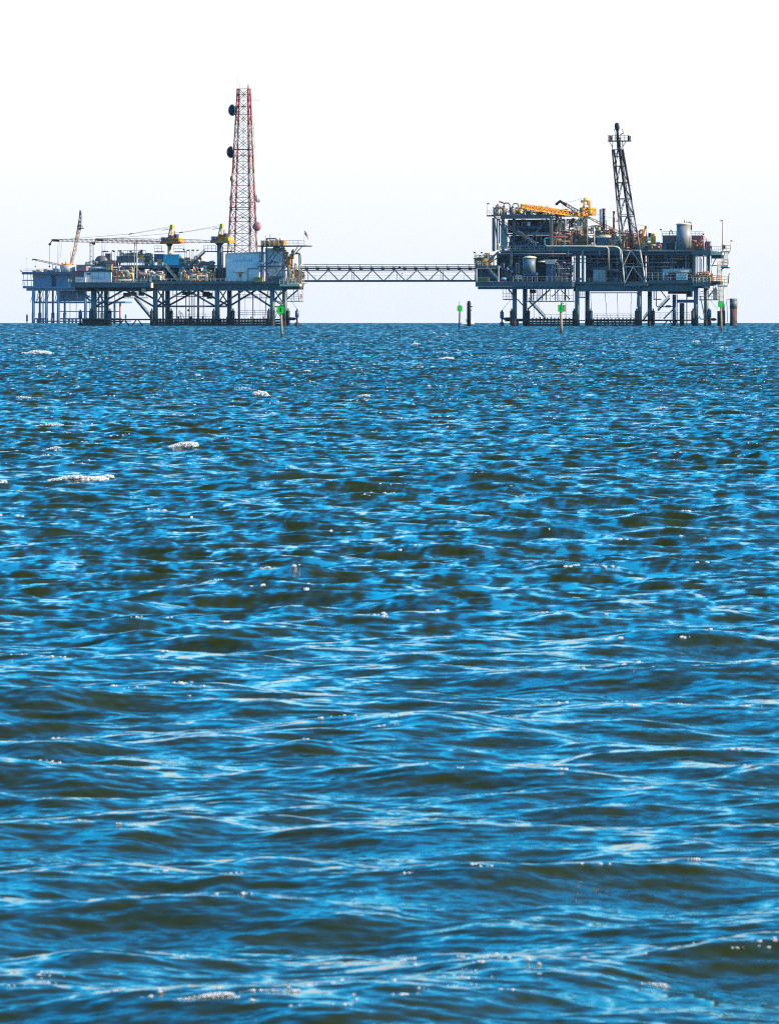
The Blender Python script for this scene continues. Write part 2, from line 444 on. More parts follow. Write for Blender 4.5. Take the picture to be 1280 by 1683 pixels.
def skid(name, label, cat, Fr, x0, y0, x1, y1, v0, v1, seed, pal, n_v=5, n_h=4, n_ves=2, n_val=5, frame=True, lights=0, group=None, mass=None, wmin=1.0, wmax=2.5):
    n_v = int(n_v * 1.35); n_val = int(n_val * 1.3)
    """process equipment on a base frame: pipes with bends, small vessels, valves and a steel frame round them"""
    rd = random.Random(seed)
    T = Thing(name, label, cat, Fr((x0 + x1) / 2, y1, (v0 + v1) / 2), group)
    boxp(T, Fr, 'base_frame', 'steel', x0, y1 - 1.0, x1, y1, v0, v1)
    V = lambda: v0 + 0.2 + (v1 - v0 - 0.5) * rd.random() ** 2
    if mass:
        xa = x0 + (x1 - x0) * 0.12; xb = x1 - (x1 - x0) * 0.1
        boxp(T, Fr, 'housing', mass, xa, y0 + (y1 - y0) * 0.3, xb, y1 - 1.1, v0 + (v1 - v0) * 0.5, v1 - 0.3)
    if frame:
        yt = y0 + (y1 - y0) * rd.uniform(0.15, 0.4)
        for xx in (x0 + 0.7, x1 - 0.7):
            for vv in (v0 + 0.2, v1 - 0.2): beam(T, Fr, 'post', 'steel', xx, yt, vv, xx, y1 - 1, vv, 1.1, 4)
        for vv in (v0 + 0.2, v1 - 0.2): beam(T, Fr, 'cross_beam', 'steel', x0 + 0.7, yt, vv, x1 - 0.7, yt, vv, 1.1, 4)
    for k in range(n_ves):
        m = rd.choice(pal); w = rd.uniform(4, 8); xx = rd.uniform(x0 + 4, max(x0 + 4.1, x1 - 4)); vv = V()
        if rd.random() < 0.5:
            h = rd.uniform(0.45, 0.85) * (y1 - y0)
            o = cyl(T, Fr, 'vessel', m, xx, y1 - 1 - h, y1 - 1, vv, w, dome=0.7)
            pipe(T, Fr, rd.choice(pal), [(xx, y1 - h, vv), (xx, y1 - 3 - h, vv), (xx + rd.choice((-3, 3)), y1 - 3 - h, vv), (xx + 3.2, y1 - 2, vv)], 0.9, 'vent_pipe', o)
        else:
            L = rd.uniform(0.4, 0.8) * (x1 - x0); a = rd.uniform(x0, x1 - L); yy = y1 - rd.uniform(0.25, 0.6) * (y1 - y0)
            o = drum(T, Fr, 'vessel', m, a, a + L, yy, vv, min(w, (y1 - y0) * 0.6))
            mb = MB()
            for f in (0.2, 0.8): Fr.box(mb, a + L * f - 0.7, yy + w * 0.3, a + L * f + 0.7, y1 - 0.9, vv - 0.4, vv + 0.4)
            T.part('saddle', mb, 'steel', o)
    for k in range(n_v):
        xx = rd.uniform(x0, x1); vv = V(); yt = y0 + rd.uniform(0, 0.5) * (y1 - y0); dx = rd.uniform(2, 9) * rd.choice((-1, 1))
        w = rd.uniform(wmin, wmax); m = rd.choice(pal)
        xe = min(max(xx + dx, x0), x1)
        pts = [(xx, y1 - 1, vv), (xx, yt + 0.8, vv), (xx + (0.8 if xe > xx else -0.8), yt, vv), (xe, yt, vv)]
        if rd.random() < 0.6: pts += [(xe + 0.01, yt + 0.8, vv + 0.2), (xe, rd.uniform(yt + 2, max(yt + 2.5, y1 - 2)), vv + 0.2)]
        pipe(T, Fr, m, pts, w)
    for k in range(n_h):
        yy = rd.uniform(y0 + 0.3 * (y1 - y0), y1 - 2); vv = V(); a = rd.uniform(x0, x0 + 0.4 * (x1 - x0)); b = rd.uniform(x0 + 0.6 * (x1 - x0), x1)
        y2 = min(y1 - 1, yy + rd.uniform(1, 5))
        pipe(T, Fr, rd.choice(pal), [(a, y2, vv), (a + 0.02, yy + 0.5, vv), (a + 0.7, yy, vv), (b, yy, vv)], rd.uniform(wmin, wmax))
    for k in range(n_val):
        xx = rd.uniform(x0 + 1, x1 - 1); yy = rd.uniform(y0 + 0.25 * (y1 - y0), y1 - 2); vv = v0 + rd.uniform(0, 0.5) * (v1 - v0)
        c = Fr(xx, yy, vv); r = rd.uniform(0.2, 0.42)
        o = T.part('valve', MB().ball(c, r, 7), rd.choice(pal), smooth=True)
        mb = MB().tube(c, c + Vector((0, 0, r * 2.2)), 0.08, n=4); mb.lathe(c + Vector((0, 0, r * 2.2)), [(r * 0.9, 0), (r * 0.9, 0.1)], 8)
        T.part('handwheel', mb, rd.choice(('red', 'dark', 'pale')), o)
    for k in range(max(2, n_v // 3)):
        xx = rd.uniform(x0 + 1, x1 - 4); w = rd.uniform(1.6, 4.5); h = rd.uniform(0.15, 0.45) * (y1 - y0); yb = y1 - 1 - rd.uniform(0, 0.45) * (y1 - y0); dv = rd.uniform(0.8, 2.4); va = rd.uniform(v0, max(v0 + 0.1, v1 - dv))
        an = R(rd.uniform(10, 45)); c0 = Fr(xx, yb, va); W = w * P * 1.1; hz = Vector((0, 0, h * P))
        T.part('cabinet', MB().boxv(c0, (Fr.eu * math.cos(an) - Fr.ev * math.sin(an)) * W, (Fr.ev * math.cos(an) + Fr.eu * math.sin(an)) * dv, hz), rd.choice(pal))  # boxes added and turned so their sunlit faces show among the pipes
    for k in range(lights):
        lamp(T, Fr, rd.uniform(x0, x1), y0 - rd.uniform(0, 3), y1 - 1, V(), rd.choice((-1, 1)))
    return T
# ------------------------------------------------------------------ the rig with the communications tower
G = Frame(640, 2667, R(15))
LB = 21.0                                                    # depth of the rig
PALE = ['steel', 'pale', 'pale', 'white', 'galv', 'tan', 'maroon', 'cream']
WARM = ['tan', 'pale', 'tan', 'rust', 'orange', 'cream', 'maroon', 'cream', 'tan']

T = Thing('oil_platform', 'long low oil platform on eight legs, carrying the red and white lattice tower', 'oil platform', G(310, 536, 10), 'linked platforms')
LX = (155, 255.5, 357, 447.5)
def legs(T, Fr, xs, v, w, ytop, ybase, dx=0.0, fend=0):
    out = []
    for x in xs:
        o = T.part('leg', MB().tube(Fr(x + dx, 546, v), Fr(x, ytop, v), w * P / 2 * 1.06, w * P / 2, 14), 'girder', smooth=True)
        T.part('tide_band', MB().tube(Fr(x + dx, 546, v), Fr(x + dx * 0.9, 527, v), w * P / 2 * 1.12, n=14), 'algae', o, smooth=True)
        if fend:
            f = T.part('fender', MB().tube(Fr(x + fend, 534, v - 0.6 if v < 5 else v), Fr(x + fend, 510.5, v - 0.6 if v < 5 else v), 3.0 * P, n=12), 'rubber', o, smooth=True)
            T.part('fender_pin', MB().tube(Fr(x + fend, 546, v - 0.6 if v < 5 else v), Fr(x + fend, 507, v - 0.6 if v < 5 else v), 1.2 * P, n=8), 'dark', f, smooth=True)
        out.append(o)
    return out
legs(T, G, LX, 1.0, 8.0, 470, 536, 0.8, -5.5)
legs(T, G, [x + 20.3 for x in LX], LB - 1, 8.0, 470, 536, 0.2, 6.0)
# decks
boxp(T, G, 'deck_plate', 'steel', 252, 464.2, 471, 466, -0.6, LB + 0.5)
boxp(T, G, 'edge_channel', 'girder', 252, 462.3, 471, 466.4, -0.9, -0.65)
boxp(T, G, 'main_girder', 'girder', 250, 466.2, 471, 478, 0.6, 1.3)
boxp(T, G, 'main_girder', 'girder', 250, 466.2, 471, 478, LB - 1.3, LB - 0.7)
for x in range(262, 470, 12):
    boxp(T, G, 'web_stiffener', 'girder', x, 466.6, x + 1.0, 477.8, 0.28, 0.58)
for x in range(256, 471, 24): boxp(T, G, 'cross_girder', 'dark', x, 466.2, x + 1.4, 474, 1.35, LB - 1.35)
boxp(T, G, 'deck_plate', 'steel', 113, 463.8, 249, 465.2, -3.6, LB - 2)
boxp(T, G, 'main_girder', 'girder', 117, 465.3, 248.5, 472.5, -3.5, -3.0)
boxp(T, G, 'main_girder', 'girder', 126, 466, 249.5, 479, 0.6, 1.3)
boxp(T, G, 'main_girder', 'girder', 126, 466, 249.5, 479, LB - 3.4, LB - 2.8)
for x in range(124, 248, 20): boxp(T, G, 'cross_girder', 'dark', x, 466, x + 1.4, 476, -2.9, LB - 3.5)
boxp(T, G, 'deck_end_plate', 'cream', 247, 465.2, 249.3, 473, -3.55, -1.0)
# bracing of the two long rows
for v, dx in ((1.0, 0.0), (LB - 1, 20.3)):
    X = [x + dx for x in LX]
    for a, b in zip(X[:-1], X[1:]):
        mid = (a + b) / 2
        beam(T, G, 'brace', 'girder', a + 2, 504 if v < 5 else 502, v, mid - 2, 477, v, 3.2, 8)
        beam(T, G, 'brace', 'girder', b - 2, 504 if v < 5 else 502, v, mid + 2, 477, v, 3.2, 8)
    beam(T, G, 'horizontal_brace', 'girder', X[1], 503.5, v, X[2], 503.5, v, 3.2, 8)
for x in LX:
    beam(T, G, 'horizontal_brace', 'girder', x, 504, 1, x + 20.3, 504, LB - 1, 2.6, 8)
    beam(T, G, 'brace', 'girder', x, 502, 1, x + 14, 479, LB * 0.6, 2.2, 6)
    beam(T, G, 'brace', 'girder', x + 20.3, 502, LB - 1, x + 5, 479, LB * 0.3, 2.2, 6)
beam(T, G, 'brace', 'girder', 155, 497, 1, 124, 478, 1, 2.4, 6); beam(T, G, 'brace', 'girder', 148, 488, 1, 128, 478, 1, 2.0, 6)
beam(T, G, 'brace', 'girder', 469, 494, LB - 1, 489, 477, LB - 1, 2.6, 6); beam(T, G, 'brace', 'girder', 449, 494, 1, 471, 474, 1, 2.6, 6)
# boat landing near the water
for v in (0.2, LB - 0.2):
    for y in (525.5, 529.5, 534): beam(T, G, 'landing_beam', 'algae', 249 if v < 5 else 268, y, v, 446 if v < 5 else 470, y, v, 3.2, 6)
for k, x in enumerate(range(252, 446, 5)):
    boxp(T, G, 'landing_post', 'algae', x, 523.2 - (3 if k % 4 == 0 else 0), x + (2.9 if x < 356 else 1.7), 540, 0.0, 0.5)
for y in (528, 532.5): boxp(T, G, 'landing_grating', 'algae', 250, y, 360, y + 3.6, 1.2, LB - 2)
boxp(T, G, 'landing_grating', 'dark', 250, 526, 444, 527, 0.6, LB - 1)
for y in (525.5, 530, 534): beam(T, G, 'landing_beam', 'algae', 136, y, 0, 182, y, 0, 3.4, 6)
for x in range(138, 182, 4): boxp(T, G, 'landing_post', 'algae', x, 524, x + 2.9, 540, 0.1, 0.5)
boxp(T, G, 'landing_grating', 'algae', 137, 527, 180, 530, 0.6, LB - 2)
beam(T, G, 'landing_beam', 'dark', 180, 525.2, 6, 252, 525.2, 6, 2.6, 8)
for a, b in ((203, 193), (206, 215), (224, 215), (228, 237)): beam(T, G, 'landing_strut', 'dark', a, 526.5, 6, b, 538, 6, 1.9, 6)
rail(T, G, 'galv', [(283, 524, 5), (352, 524, 5)], 8, 4, 0.09); rail(T, G, 'galv', [(392, 520, 6), (446, 520, 6)], 10, 4, 0.09, bars=3)
rail(T, G, 'galv', [(383, 522, 14), (400, 522, 14)], 9, 2, 0.08)
pipe(T, G, 'dark', [(290, 525, 9), (295, 510, 9), (299, 525, 9)], 1.2, 'davit_frame'); pipe(T, G, 'dark', [(293, 525, 9), (298, 513, 9), (304, 525, 9)], 1.0, 'davit_frame')
# risers and caissons under the deck
for x, w, v, m in ((268.5, 3.4, 4, 'girder'), (290.5, 1.6, 8, 'dark'), (306, 1.7, 8, 'dark'), (311.5, 1.6, 8, 'dark'), (316, 1.6, 8, 'dark'), (319.5, 1.5, 8, 'dark'), (326, 3.6, 3, 'girder'),
                   (334.5, 1.4, 10, 'dark'), (393, 4.0, 4, 'girder'), (416, 1.7, 8, 'dark'), (428, 0.8, 14, 'galv'), (403, 0.7, 14, 'galv'), (163, 2.2, 9, 'girder'), (189, 1.0, 9, 'galv')):
    pipe(T, G, m, [(x, 476, v), (x, 540, v)], w, 'riser', n=8)
pipe(T, G, 'dark', [(436, 528, 4), (437, 495, 4), (441, 478, 4)], 1.4, 'riser')
T.part('sump', MB().ball(G(310, 510, 8), 0.5), 'dark', smooth=True)
# walkways hung below the deck
for x0, x1, y, v in ((196, 242, 489, 8), (284, 350, 486.5, 12), (393, 445, 489, 14), (140, 180, 488, 14)):
    boxp(T, G, 'hung_walkway', 'dark', x0, y, x1, y + 1.2, v, v + 1.5)
    rail(T, G, 'galv', [(x0, y, v), (x1, y, v)], 5, 2, 0.07)
    for k in range(4):
        x = x0 + (x1 - x0) * k / 3; beam(T, G, 'hanger', 'dark', x, 470, v + 0.7, x, y, v + 0.7, 0.8, 4)
for x, y, w, h in ((203, 481, 9, 7), (214, 480, 8, 6), (228, 478, 6, 8), (300, 479, 8, 6), (333, 479, 9, 9), (340, 481, 6, 10)):
    boxp(T, G, 'sump_tank', 'dark', x, y, x + w, y + h, 9, 12)
boxp(T, G, 'junction_box', 'pale', 233, 474, 240, 480.5, -1.6, -0.4)
stairs(T, G, 'girder', 221, 489, 249, 523, 2, 1.2, 'galv', 3.0)
# railings along the front edge of the main deck
for x0, x1 in ((250, 290), (290, 330), (330, 371)): rail(T, G, 'pale', [(x0, 462.3, -0.7), (x1, 462.3, -0.7)], 5, 2.2, 0.09)
rail(T, G, 'pale', [(370, 462.3, -0.7), (418, 462.3, -0.7)], 4.5, 2.2, 0.07)
rail(T, G, 'pale', [(118, 463.6, -3.4), (190, 463.6, -3.4)], 4.5, 2.5, 0.07); rail(T, G, 'cream', [(190, 463.6, -3.4), (249, 463.6, -3.4)], 5, 2.2, 0.08)
rail(T, G, 'cream', [(113, 463.6, -3), (117, 463.6, 12)], 5, 2, 0.08)
# upper process deck on columns
boxp(T, G, 'upper_deck', 'navy', 148, 436.0, 353, 438.2, 5, LB - 3)
boxp(T, G, 'upper_girder', 'girder', 198, 436.4, 353, 440.4, 4.6, 4.95)
boxp(T, G, 'upper_girder', 'girder', 330, 430.5, 353, 433.5, 4.6, 6)
for x in (201.5, 206.5, 244, 268, 300, 325, 345):
    boxp(T, G, 'column', 'girder' if x != 201.5 else 'navy', x - 1.2, 438, x + 1.2, 464, 5.2, 5.8)
for x in (158, 180, 215, 240, 265, 290, 320, 345): boxp(T, G, 'column', 'dark', x, 438, x + 2, 464, LB - 4, LB - 3.4)
for y in (444, 451): boxp(T, G, 'pipe_rack_beam', 'navy', 226, y, 300, y + 2.2, 8, 12)
boxp(T, G, 'shade_backing', 'dark', 222, 440, 330, 463.5, 13, 13.3); boxp(T, G, 'shade_backing', 'dark', 150, 440, 215, 463.5, 14, 14.3)  # dark sheets added behind the plant to stand for its shaded interior
boxp(T, G, 'shade_backing', 'dark', 336, 440, 372, 463.5, 13, 13.3)
stairs(T, G, 'cream', 272, 437, 294, 463, 1.5, 1.3, 'tan', 2.2)
stairs(T, G, 'girder', 357, 412.0, 314, 436, 3.0, 1.2, 'galv', 2.2) if False else None
rail(T, G, 'galv', [(206, 436, 5), (262, 436, 5)], 4.3, 2.2, 0.07); rail(T, G, 'galv', [(296, 436, 5), (350, 436, 5)], 4.3, 2.2, 0.07)
beam(T, G, 'brace', 'steel', 213, 455, 5, 221, 440, 5, 1.6, 4)
# striped warning post at the step of the deck
mb = MB(); G.box(mb, 246.5, 456, 249, 464, -0.9, -0.3); T.part('edge_post', mb, 'white')
for x, w in ((300, 2), (309, 1.6), (233, 1.5), (256, 1.4)): cyl(T, G, 'dorade_vent', 'white', x, 455, 463, 0.4, w, 8)
# east end: landing platform, rails, ladder
boxp(T, G, 'end_deck', 'cream', 460, 466.4, 493, 470.6, -1.4, 6); boxp(T, G, 'end_deck_girder', 'dark', 466, 470.7, 492, 476, 0, 6)
rail(T, G, 'cream', [(460, 466.4, -1.4), (493, 466.4, -1.4)], 8, 1.6, 0.1, bars=3); rail(T, G, 'cream', [(493, 466.4, -1.4), (494, 466.4, 6)], 8, 1.6, 0.1, bars=3)
boxp(T, G, 'hung_walkway', 'galv', 472, 494.5, 496, 496, 3, 6); rail(T, G, 'cream', [(472, 494.5, 3), (495, 494.5, 3)], 11, 2, 0.08, bars=3)
for x in (484, 491.5): pipe(T, G, 'steel', [(x, 495, 3), (x - 2, 472, 3)], 1.0, 'hanger')
mb = MB()
for x in (495.2, 498.2): mb.tube(G(x, 496, 1), G(x + 1.2, 456, 1), 0.12, n=4)
for k in range(14): mb.tube(G(495.2 + k * 0.09, 496 - 2.9 * k, 1), G(498.2 + k * 0.09, 496 - 2.9 * k, 1), 0.07, n=4)
T.part('ladder', mb, 'cream')
boxp(T, G, 'lifebuoy_box', 'orange', 494.3, 484, 496.3, 490, 0.4, 0.9)
pipe(T, G, 'cable', [(476, 490, 1), (488.5, 508, 1)], 0.7, 'mooring_line')
# mooring dolphin at the east end, piles at the west end
def dolphin(T, Fr, x, y0, v, link=None, m='navy'):
    o = T.part('dolphin_pile', MB().tube(Fr(x, 546, v), Fr(x, y0, v), 1.4 * P, n=8), 'dark', smooth=True)
    T.part('fender', MB().lathe(Fr(x, y0 + 14, v), [(0.5, 0), (0.8, 0.1), (0.8, 2.7), (0.4, 2.9)], 12), m, o, smooth=True)
    T.part('fender', MB().lathe(Fr(x, 542, v), [(0.85, 0), (0.85, 3.0), (0.4, 3.1)], 12), 'rubber', o, smooth=True)
    if link:
        a = Fr(link, 524, v); b = Fr(x, 524, v); L = (b - a).length; d = (b - a).normalized()
        T.part('link_fender', MB().lathe(a, [(0.25, 0), (0.3, L * 0.05), (0.62, L * 0.2), (0.62, L * 0.7), (0.3, L * 0.88), (0.25, L)], 10, d), 'dark', o, smooth=True)
dolphin(T, G, 488.2, 508, 1.0, 472); dolphin(T, G, 132.5, 509, 1.0); dolphin(T, G, 181, 512, 4.0)
for x, v in ((450, 0.5), (453, 5)): pipe(T, G, 'cream', [(x, 522, v), (x + 2, 510, v), (x + 8, 521, v), (x + 10, 523, v)], 1.6, 'hose')
# radio mast stays on the deck
for x in (237.5,): pipe(T, G, 'white', [(x, 463, 1), (x, 454, 1)], 1.8, 'vent_pipe')

# ---- things standing on it
# white site hut
T = Thing('deck_hut', 'pale blue-white deck hut with a dark roof edge and one small window', 'hut', G(160, 463.6, 0))
boxp(T, G, 'wall', 'wall', 138.5, 447, 183, 463.6, -1.5, 3.5); boxp(T, G, 'roof', 'navy', 137.5, 445, 184.5, 447, -1.8, 3.8)
boxp(T, G, 'window', 'glass', 143.5, 449, 150.5, 451.5, -1.56, -1.5); boxp(T, G, 'corner_post', 'cream', 182.2, 447, 183.4, 463.5, -1.7, -1.5)
for x in (152, 162, 172): boxp(T, G, 'panel_joint', 'steel', x, 447.2, x + 0.4, 463.4, -1.53, -1.5)
for y in (456, 459): pipe(T, G, 'navy', [(147, y - 2, -1.7), (175, y, -1.7)], 0.6, 'cable_tray')
T = Thing('storage_box', 'white low storage box in front of the pale hut', 'box', G(129, 463.6, -3))
boxp(T, G, 'body', 'wall', 124, 456, 141, 463.6, -3.0, -1.8); boxp(T, G, 'lid', 'pale', 123.6, 455, 141.4, 456, -3.1, -1.7)
T = Thing('shipping_container', 'dull maroon container half behind the pale hut', 'container', G(128, 463.6, 2))
boxp(T, G, 'body', 'maroon', 119, 446, 138, 463.6, 1, 4); boxp(T, G, 'roof', 'dark', 118.6, 445.4, 138.4, 446, 0.8, 4.2)
for k in range(9): boxp(T, G, 'rib', 'maroon', 120 + k * 2, 446.6, 120.9 + k * 2, 463.2, 0.86, 1.0)

# boom rests
def boom_rest(x, y0, y1, v, label):
    T = Thing('boom_rest', label, 'boom rest', G(x, y1, v), 'crane boom rests')
    for dx in (-1.9, 1.9): beam(T, G, 'post', 'cream' if dx < 0 else 'pale', x + dx, y0 + 2, v, x + dx, y1, v, 1.6, 6)
    boxp(T, G, 'saddle', 'rust', x - 3, y0, x + 3, y0 + 2, v - 0.5, v + 0.5)
    n = int((y1 - y0) / 9)
    for k in range(n): beam(T, G, 'rung', 'pale', x - 1.9, y0 + 5 + 9 * k, v, x + 1.9, y0 + 5 + 9 * k, v, 1.0, 4)
boom_rest(150.5, 398.5, 437, 5.5, 'short twin-post boom rest near the western end of the deck')
boom_rest(223.5, 398.5, 463.5, 0.5, 'tall cream twin-post boom rest in the middle of the deck')

# cranes
def pedestal_crane(x, ydeck, ybase, v, label, head, hy, bm, k, walk, flip=1):
    """x: pedestal; the slewing table is at ydeck; the boom runs to head"""
    T = Thing('pedestal_crane', label, 'crane', G(x, ybase, v), 'deck cranes')
    cyl(T, G, 'pedestal', k['ped'], x, ydeck + 4, ybase, v, k['w'], 14)
    o = cyl(T, G, 'slew_ring', 'dark', x, ydeck, ydeck + 4, v, k['w'], 16, w2=k['w'] * 1.9)
    C = Frame(x, G(x, ydeck, v).y, R(40)); C.X0 = G(x, ydeck, v).x   # the slewing part stands turned
    boxp(T, C, 'machinery_deck', 'orange', x - 16 * k['s'], ydeck - 4, x + 17 * k['s'], ydeck, -1.7, 1.7)
    h = boxp(T, C, 'winch_house', 'orange', x - 5 * k['s'], ydeck - 9, x + 5 * k['s'], ydeck - 4, -1.4, 1.4)
    boxp(T, C, 'engine_house', 'yellow', x + 8 * k['s'], ydeck - 10, x + 15 * k['s'], ydeck - 4, -1.5, 1.5)
    e = boxp(T, C, 'engine', 'dark', x + 7 * k['s'], ydeck - 16, x + 11 * k['s'], ydeck - 9, -0.8, 0.8)
    pipe(T, C, 'dark', [(x + 8 * k['s'], ydeck - 16, 0), (x + 8 * k['s'], ydeck - 22, 0)], 1.5, 'exhaust', e)
    c = boxp(T, C, 'cab', 'navy', x - 14 * k['s'], ydeck - 11, x - 7 * k['s'], ydeck - 4, -2.6, -1.2)
    boxp(T, C, 'cab_window', 'glass', x - 13.4 * k['s'], ydeck - 10, x - 9 * k['s'], ydeck - 6.5, -2.66, -2.6, c)
    top = (x + 2 * k['s'], hy)
    for vv in (-0.9, 0.9):
        beam(T, C, 'gantry_leg', 'yellow', x - 3.5 * k['s'], ydeck - 4, vv, top[0], hy, vv * 0.4, 2.4, 6)
        beam(T, C, 'gantry_leg', 'yellow', x + 4.5 * k['s'], ydeck - 4, vv, top[0] + 1, hy, vv * 0.4, 3.0, 6)
    boxp(T, C, 'gantry_head', 'yellow', top[0] - 1.5, hy - 1.5, top[0] + 2.5, hy + 5, -0.7, 0.7)
    T.part('sheave', MB().lathe(C(top[0], hy - 0.5, -0.5), [(0.45, 0), (0.45, 1.0)], 10, C.ev), 'dark')
    T.part('winch_drum', MB().lathe(C(x + 1, ydeck - 11.5, -1.2), [(0.9, 0), (0.9, 0.15), (0.6, 0.16), (0.6, 2.2), (0.9, 2.22), (0.9, 2.4)], 12, C.ev), 'red', smooth=False)
    beam(T, C, 'radius_arm', 'dark', top[0] - 1, hy + 5, 0, top[0] - 14 * k['s'], hy + 7, 0, 1.0, 4)
    foot = G(x - 12 * k['s'] * flip, ydeck - 2.5, v)
    b = boom(T, G, G(head[0], head[1], v), foot, bm, k['b0'], k['b1'], 1.5, k['n'])
    # bent jib tip and hook lines
    tip = [(head[0] + 1, head[1], v), (head[0] - k['tip'][0], head[1] + k['tip'][1], v)]
    T.part('jib_tip', MB().tube(G(*tip[0]), G(*tip[1]), 1.0 * P, n=5), 'dark', b)
    T.part('jib_tip', MB().tube(G(head[0] + 2, head[1] + 1, v), G(head[0] + 12, head[1] + 1.5 + k['drop'] * 12, v), 1.6 * P, n=5), 'dark', b)
    T.part('tip_sheave', MB().lathe(G(tip[1][0], tip[1][1], v - 0.4), [(0.5, 0), (0.5, 0.8)], 10, G.ev), 'dark', b)
    y2 = k['hook']
    hk = T.part('hook_line', MB().tube(G(*tip[1]), G(tip[1][0], y2, v), 0.09, n=4), 'cable', b)
    T.part('hook_block', MB().ball(G(tip[1][0], y2, v), 0.42), 'dark', b)
    for j, dx in enumerate((8, 10, 14)):
        T.part('fall_line', MB().tube(G(head[0] + dx + 2, head[1] + 3, v), G(head[0] + dx + (1 if j < 2 else 0), y2 - (2 if j < 2 else 14), v), 0.05, n=3), 'cable', b)
    # pendant lines from the gantry to the boom
    mid = k['mid']
    for vv in (-0.5, 0.5):
        T.part('pendant_line', MB().tube(G(top[0], hy + 0.5, v + vv), G(mid[0], mid[1], v + vv), 0.055, n=3), 'cable')
        T.part('pendant_line', MB().tube(G(top[0], hy + 2.5, v + vv), G(mid[0], mid[1] + 0.5, v + vv), 0.055, n=3), 'cable')
        T.part('pendant_line', MB().tube(G(mid[0], mid[1], v + vv), G(head[0] + 6, head[1], v + vv), 0.07, n=3), 'cable')
    T.part('bridle_block', MB().tube(G(mid[0] - 3, mid[1] + 0.6, v), G(mid[0] + 3, mid[1] - 0.6, v), 0.9 * P, n=6), 'dark')
    rail(T, C, 'yellow', [(x + 5 * k['s'], ydeck - 4, -1.7), (x + 17 * k['s'], ydeck - 4, -1.7)], 5, 1.6, 0.08)
    rail(T, C, 'orange', [(x - 16 * k['s'], ydeck - 4, -1.8), (x - 5 * k['s'], ydeck - 4, -1.8)], 5, 1.6, 0.08)
    for (a, b2, yw) in walk:
        w = boxp(T, G, 'service_walkway', 'dark', a, yw, b2, yw + 1.6, v - 1.5, v + 2.5)
        rail(T, G, 'cream', [(a, yw, v - 1.5), (b2, yw, v - 1.5)], 9, 2, 0.09, w); rail(T, G, 'cream', [(b2, yw, v - 1.5), (b2, yw, v + 2.5)], 9, 2, 0.09, w)
        rail(T, G, 'cream', [(a, yw, v + 2.5), (b2, yw, v + 2.5)], 9, 2, 0.09, w)
    return T
K1 = dict(w=6.6, ped='tan', s=1.0, b0=2.6, b1=5.2, n=44, tip=(4, 7), drop=0.0, hook=438, mid=(215, 384.5))
pedestal_crane(279, 401, 437, 9, 'yellow pedestal crane above the turquoise tank, its long boom reaching past the deck end', (86, 394.5), 371.5, 'rust', K1, [(254, 266, 413), (286, 303, 413)])
K2 = dict(w=8.4, ped='steel', s=0.95, b0=2.8, b1=5.0, n=34, tip=(3.5, 7), drop=0.0, hook=429, mid=(298, 382))
T = pedestal_crane(361, 399.5, 463, 4, 'yellow pedestal crane on a thick grey column close to the white clad building', (158, 393.5), 370, 'rust', K2, [(335, 355, 412.5), (366, 381, 412.5)])
stairs(T, G, 'girder', 336, 413.5, 312, 435.5, 3.6, 1.2, 'galv', 2.4)
boxp(T, G, 'ladder_panel', 'maroon', 365.6, 405, 367.0, 455, 3.0, 3.3)

# boxes and vessels on the upper deck
def box_thing(name, label, cat, m, x0, y0, x1, y1, v0, v1, extra=None, roof=None, group=None):
    T = Thing(name, label, cat, G((x0 + x1) / 2, y1, (v0 + v1) / 2), group)
    boxp(T, G, 'body', m, x0, y0, x1, y1, v0, v1)
    boxp(T, G, 'top_plate', roof or m, x0 - 0.4, y0 - 1.0, x1 + 0.4, y0, v0 - 0.15, v1 + 0.15)
    n = max(2, int((x1 - x0) / 5))
    for k in range(n + 1):
        xx = x0 + (x1 - x0 - 0.6) * k / n
        boxp(T, G, 'rib', m, xx, y0 + 0.3, xx + 0.6, y1 - 0.1, v0 - 0.12, v0 - 0.002)
    return T
box_thing('turquoise_tank', 'bright turquoise box-shaped tank below the yellow crane', 'tank', 'turq', 269, 419, 294.5, 435.8, 5.5, 9)
box_thing('equipment_box', 'dark navy box beside the turquoise tank', 'box', 'navy', 253.5, 418.5, 267.5, 431, 6, 9)
box_thing('equipment_box', 'small tan box on legs under the navy box', 'box', 'tan', 259, 426.5, 267, 435.6, 5.2, 5.9)
box_thing('equipment_box', 'long grey-blue casing behind the tall cream boom rest', 'casing', 'steel', 201, 421.5, 221, 431.5, 6, 10)
box_thing('equipment_box', 'long grey casing with pipes on top between the tall boom rest and the hut', 'casing', 'steel', 192, 422, 200.4, 432, 6.5, 10)
box_thing('equipment_box', 'square grey exhaust box standing highest over the western process deck', 'box', 'steel', 173.5, 417.5, 181.5, 428, 7, 9)
box_thing('equipment_box', 'tan box with an open dark front above the roof of the pale hut', 'box', 'tan', 174.5, 435.5, 184, 444, 3, 5)
box_thing('yellow_tank', 'small bright yellow tank to the east of the tall cream boom rest', 'tank', 'yellow', 228.5, 421, 235.5, 425.5, 6, 7.5)
box_thing('equipment_box', 'narrow grey cabinet near the yellow tank', 'cabinet', 'pale', 227, 426, 236, 432, 6, 8)
T = Thing('arched_tank', 'grey round-topped tank near the short boom rest', 'tank', G(166, 436, 8))
T.part('shell', MB().lathe(G(166, 431, 6), [(0.3, 0), (2.8, 0.3), (2.8, 4.6), (0.3, 5)], 20, G.ev), 'steel', smooth=True)
boxp(T, G, 'cradle', 'dark', 156, 431, 176, 436, 6.4, 10.6)
T = Thing('flat_cooler', 'flat brown-grey cooler hood beneath the square exhaust box', 'cooler', G(180, 436, 6))
boxp(T, G, 'hood', 'maroon', 171, 428, 190, 432.5, 5.5, 9); boxp(T, G, 'bundle', 'steel', 170.5, 432.6, 190.5, 435, 5.4, 9.2)
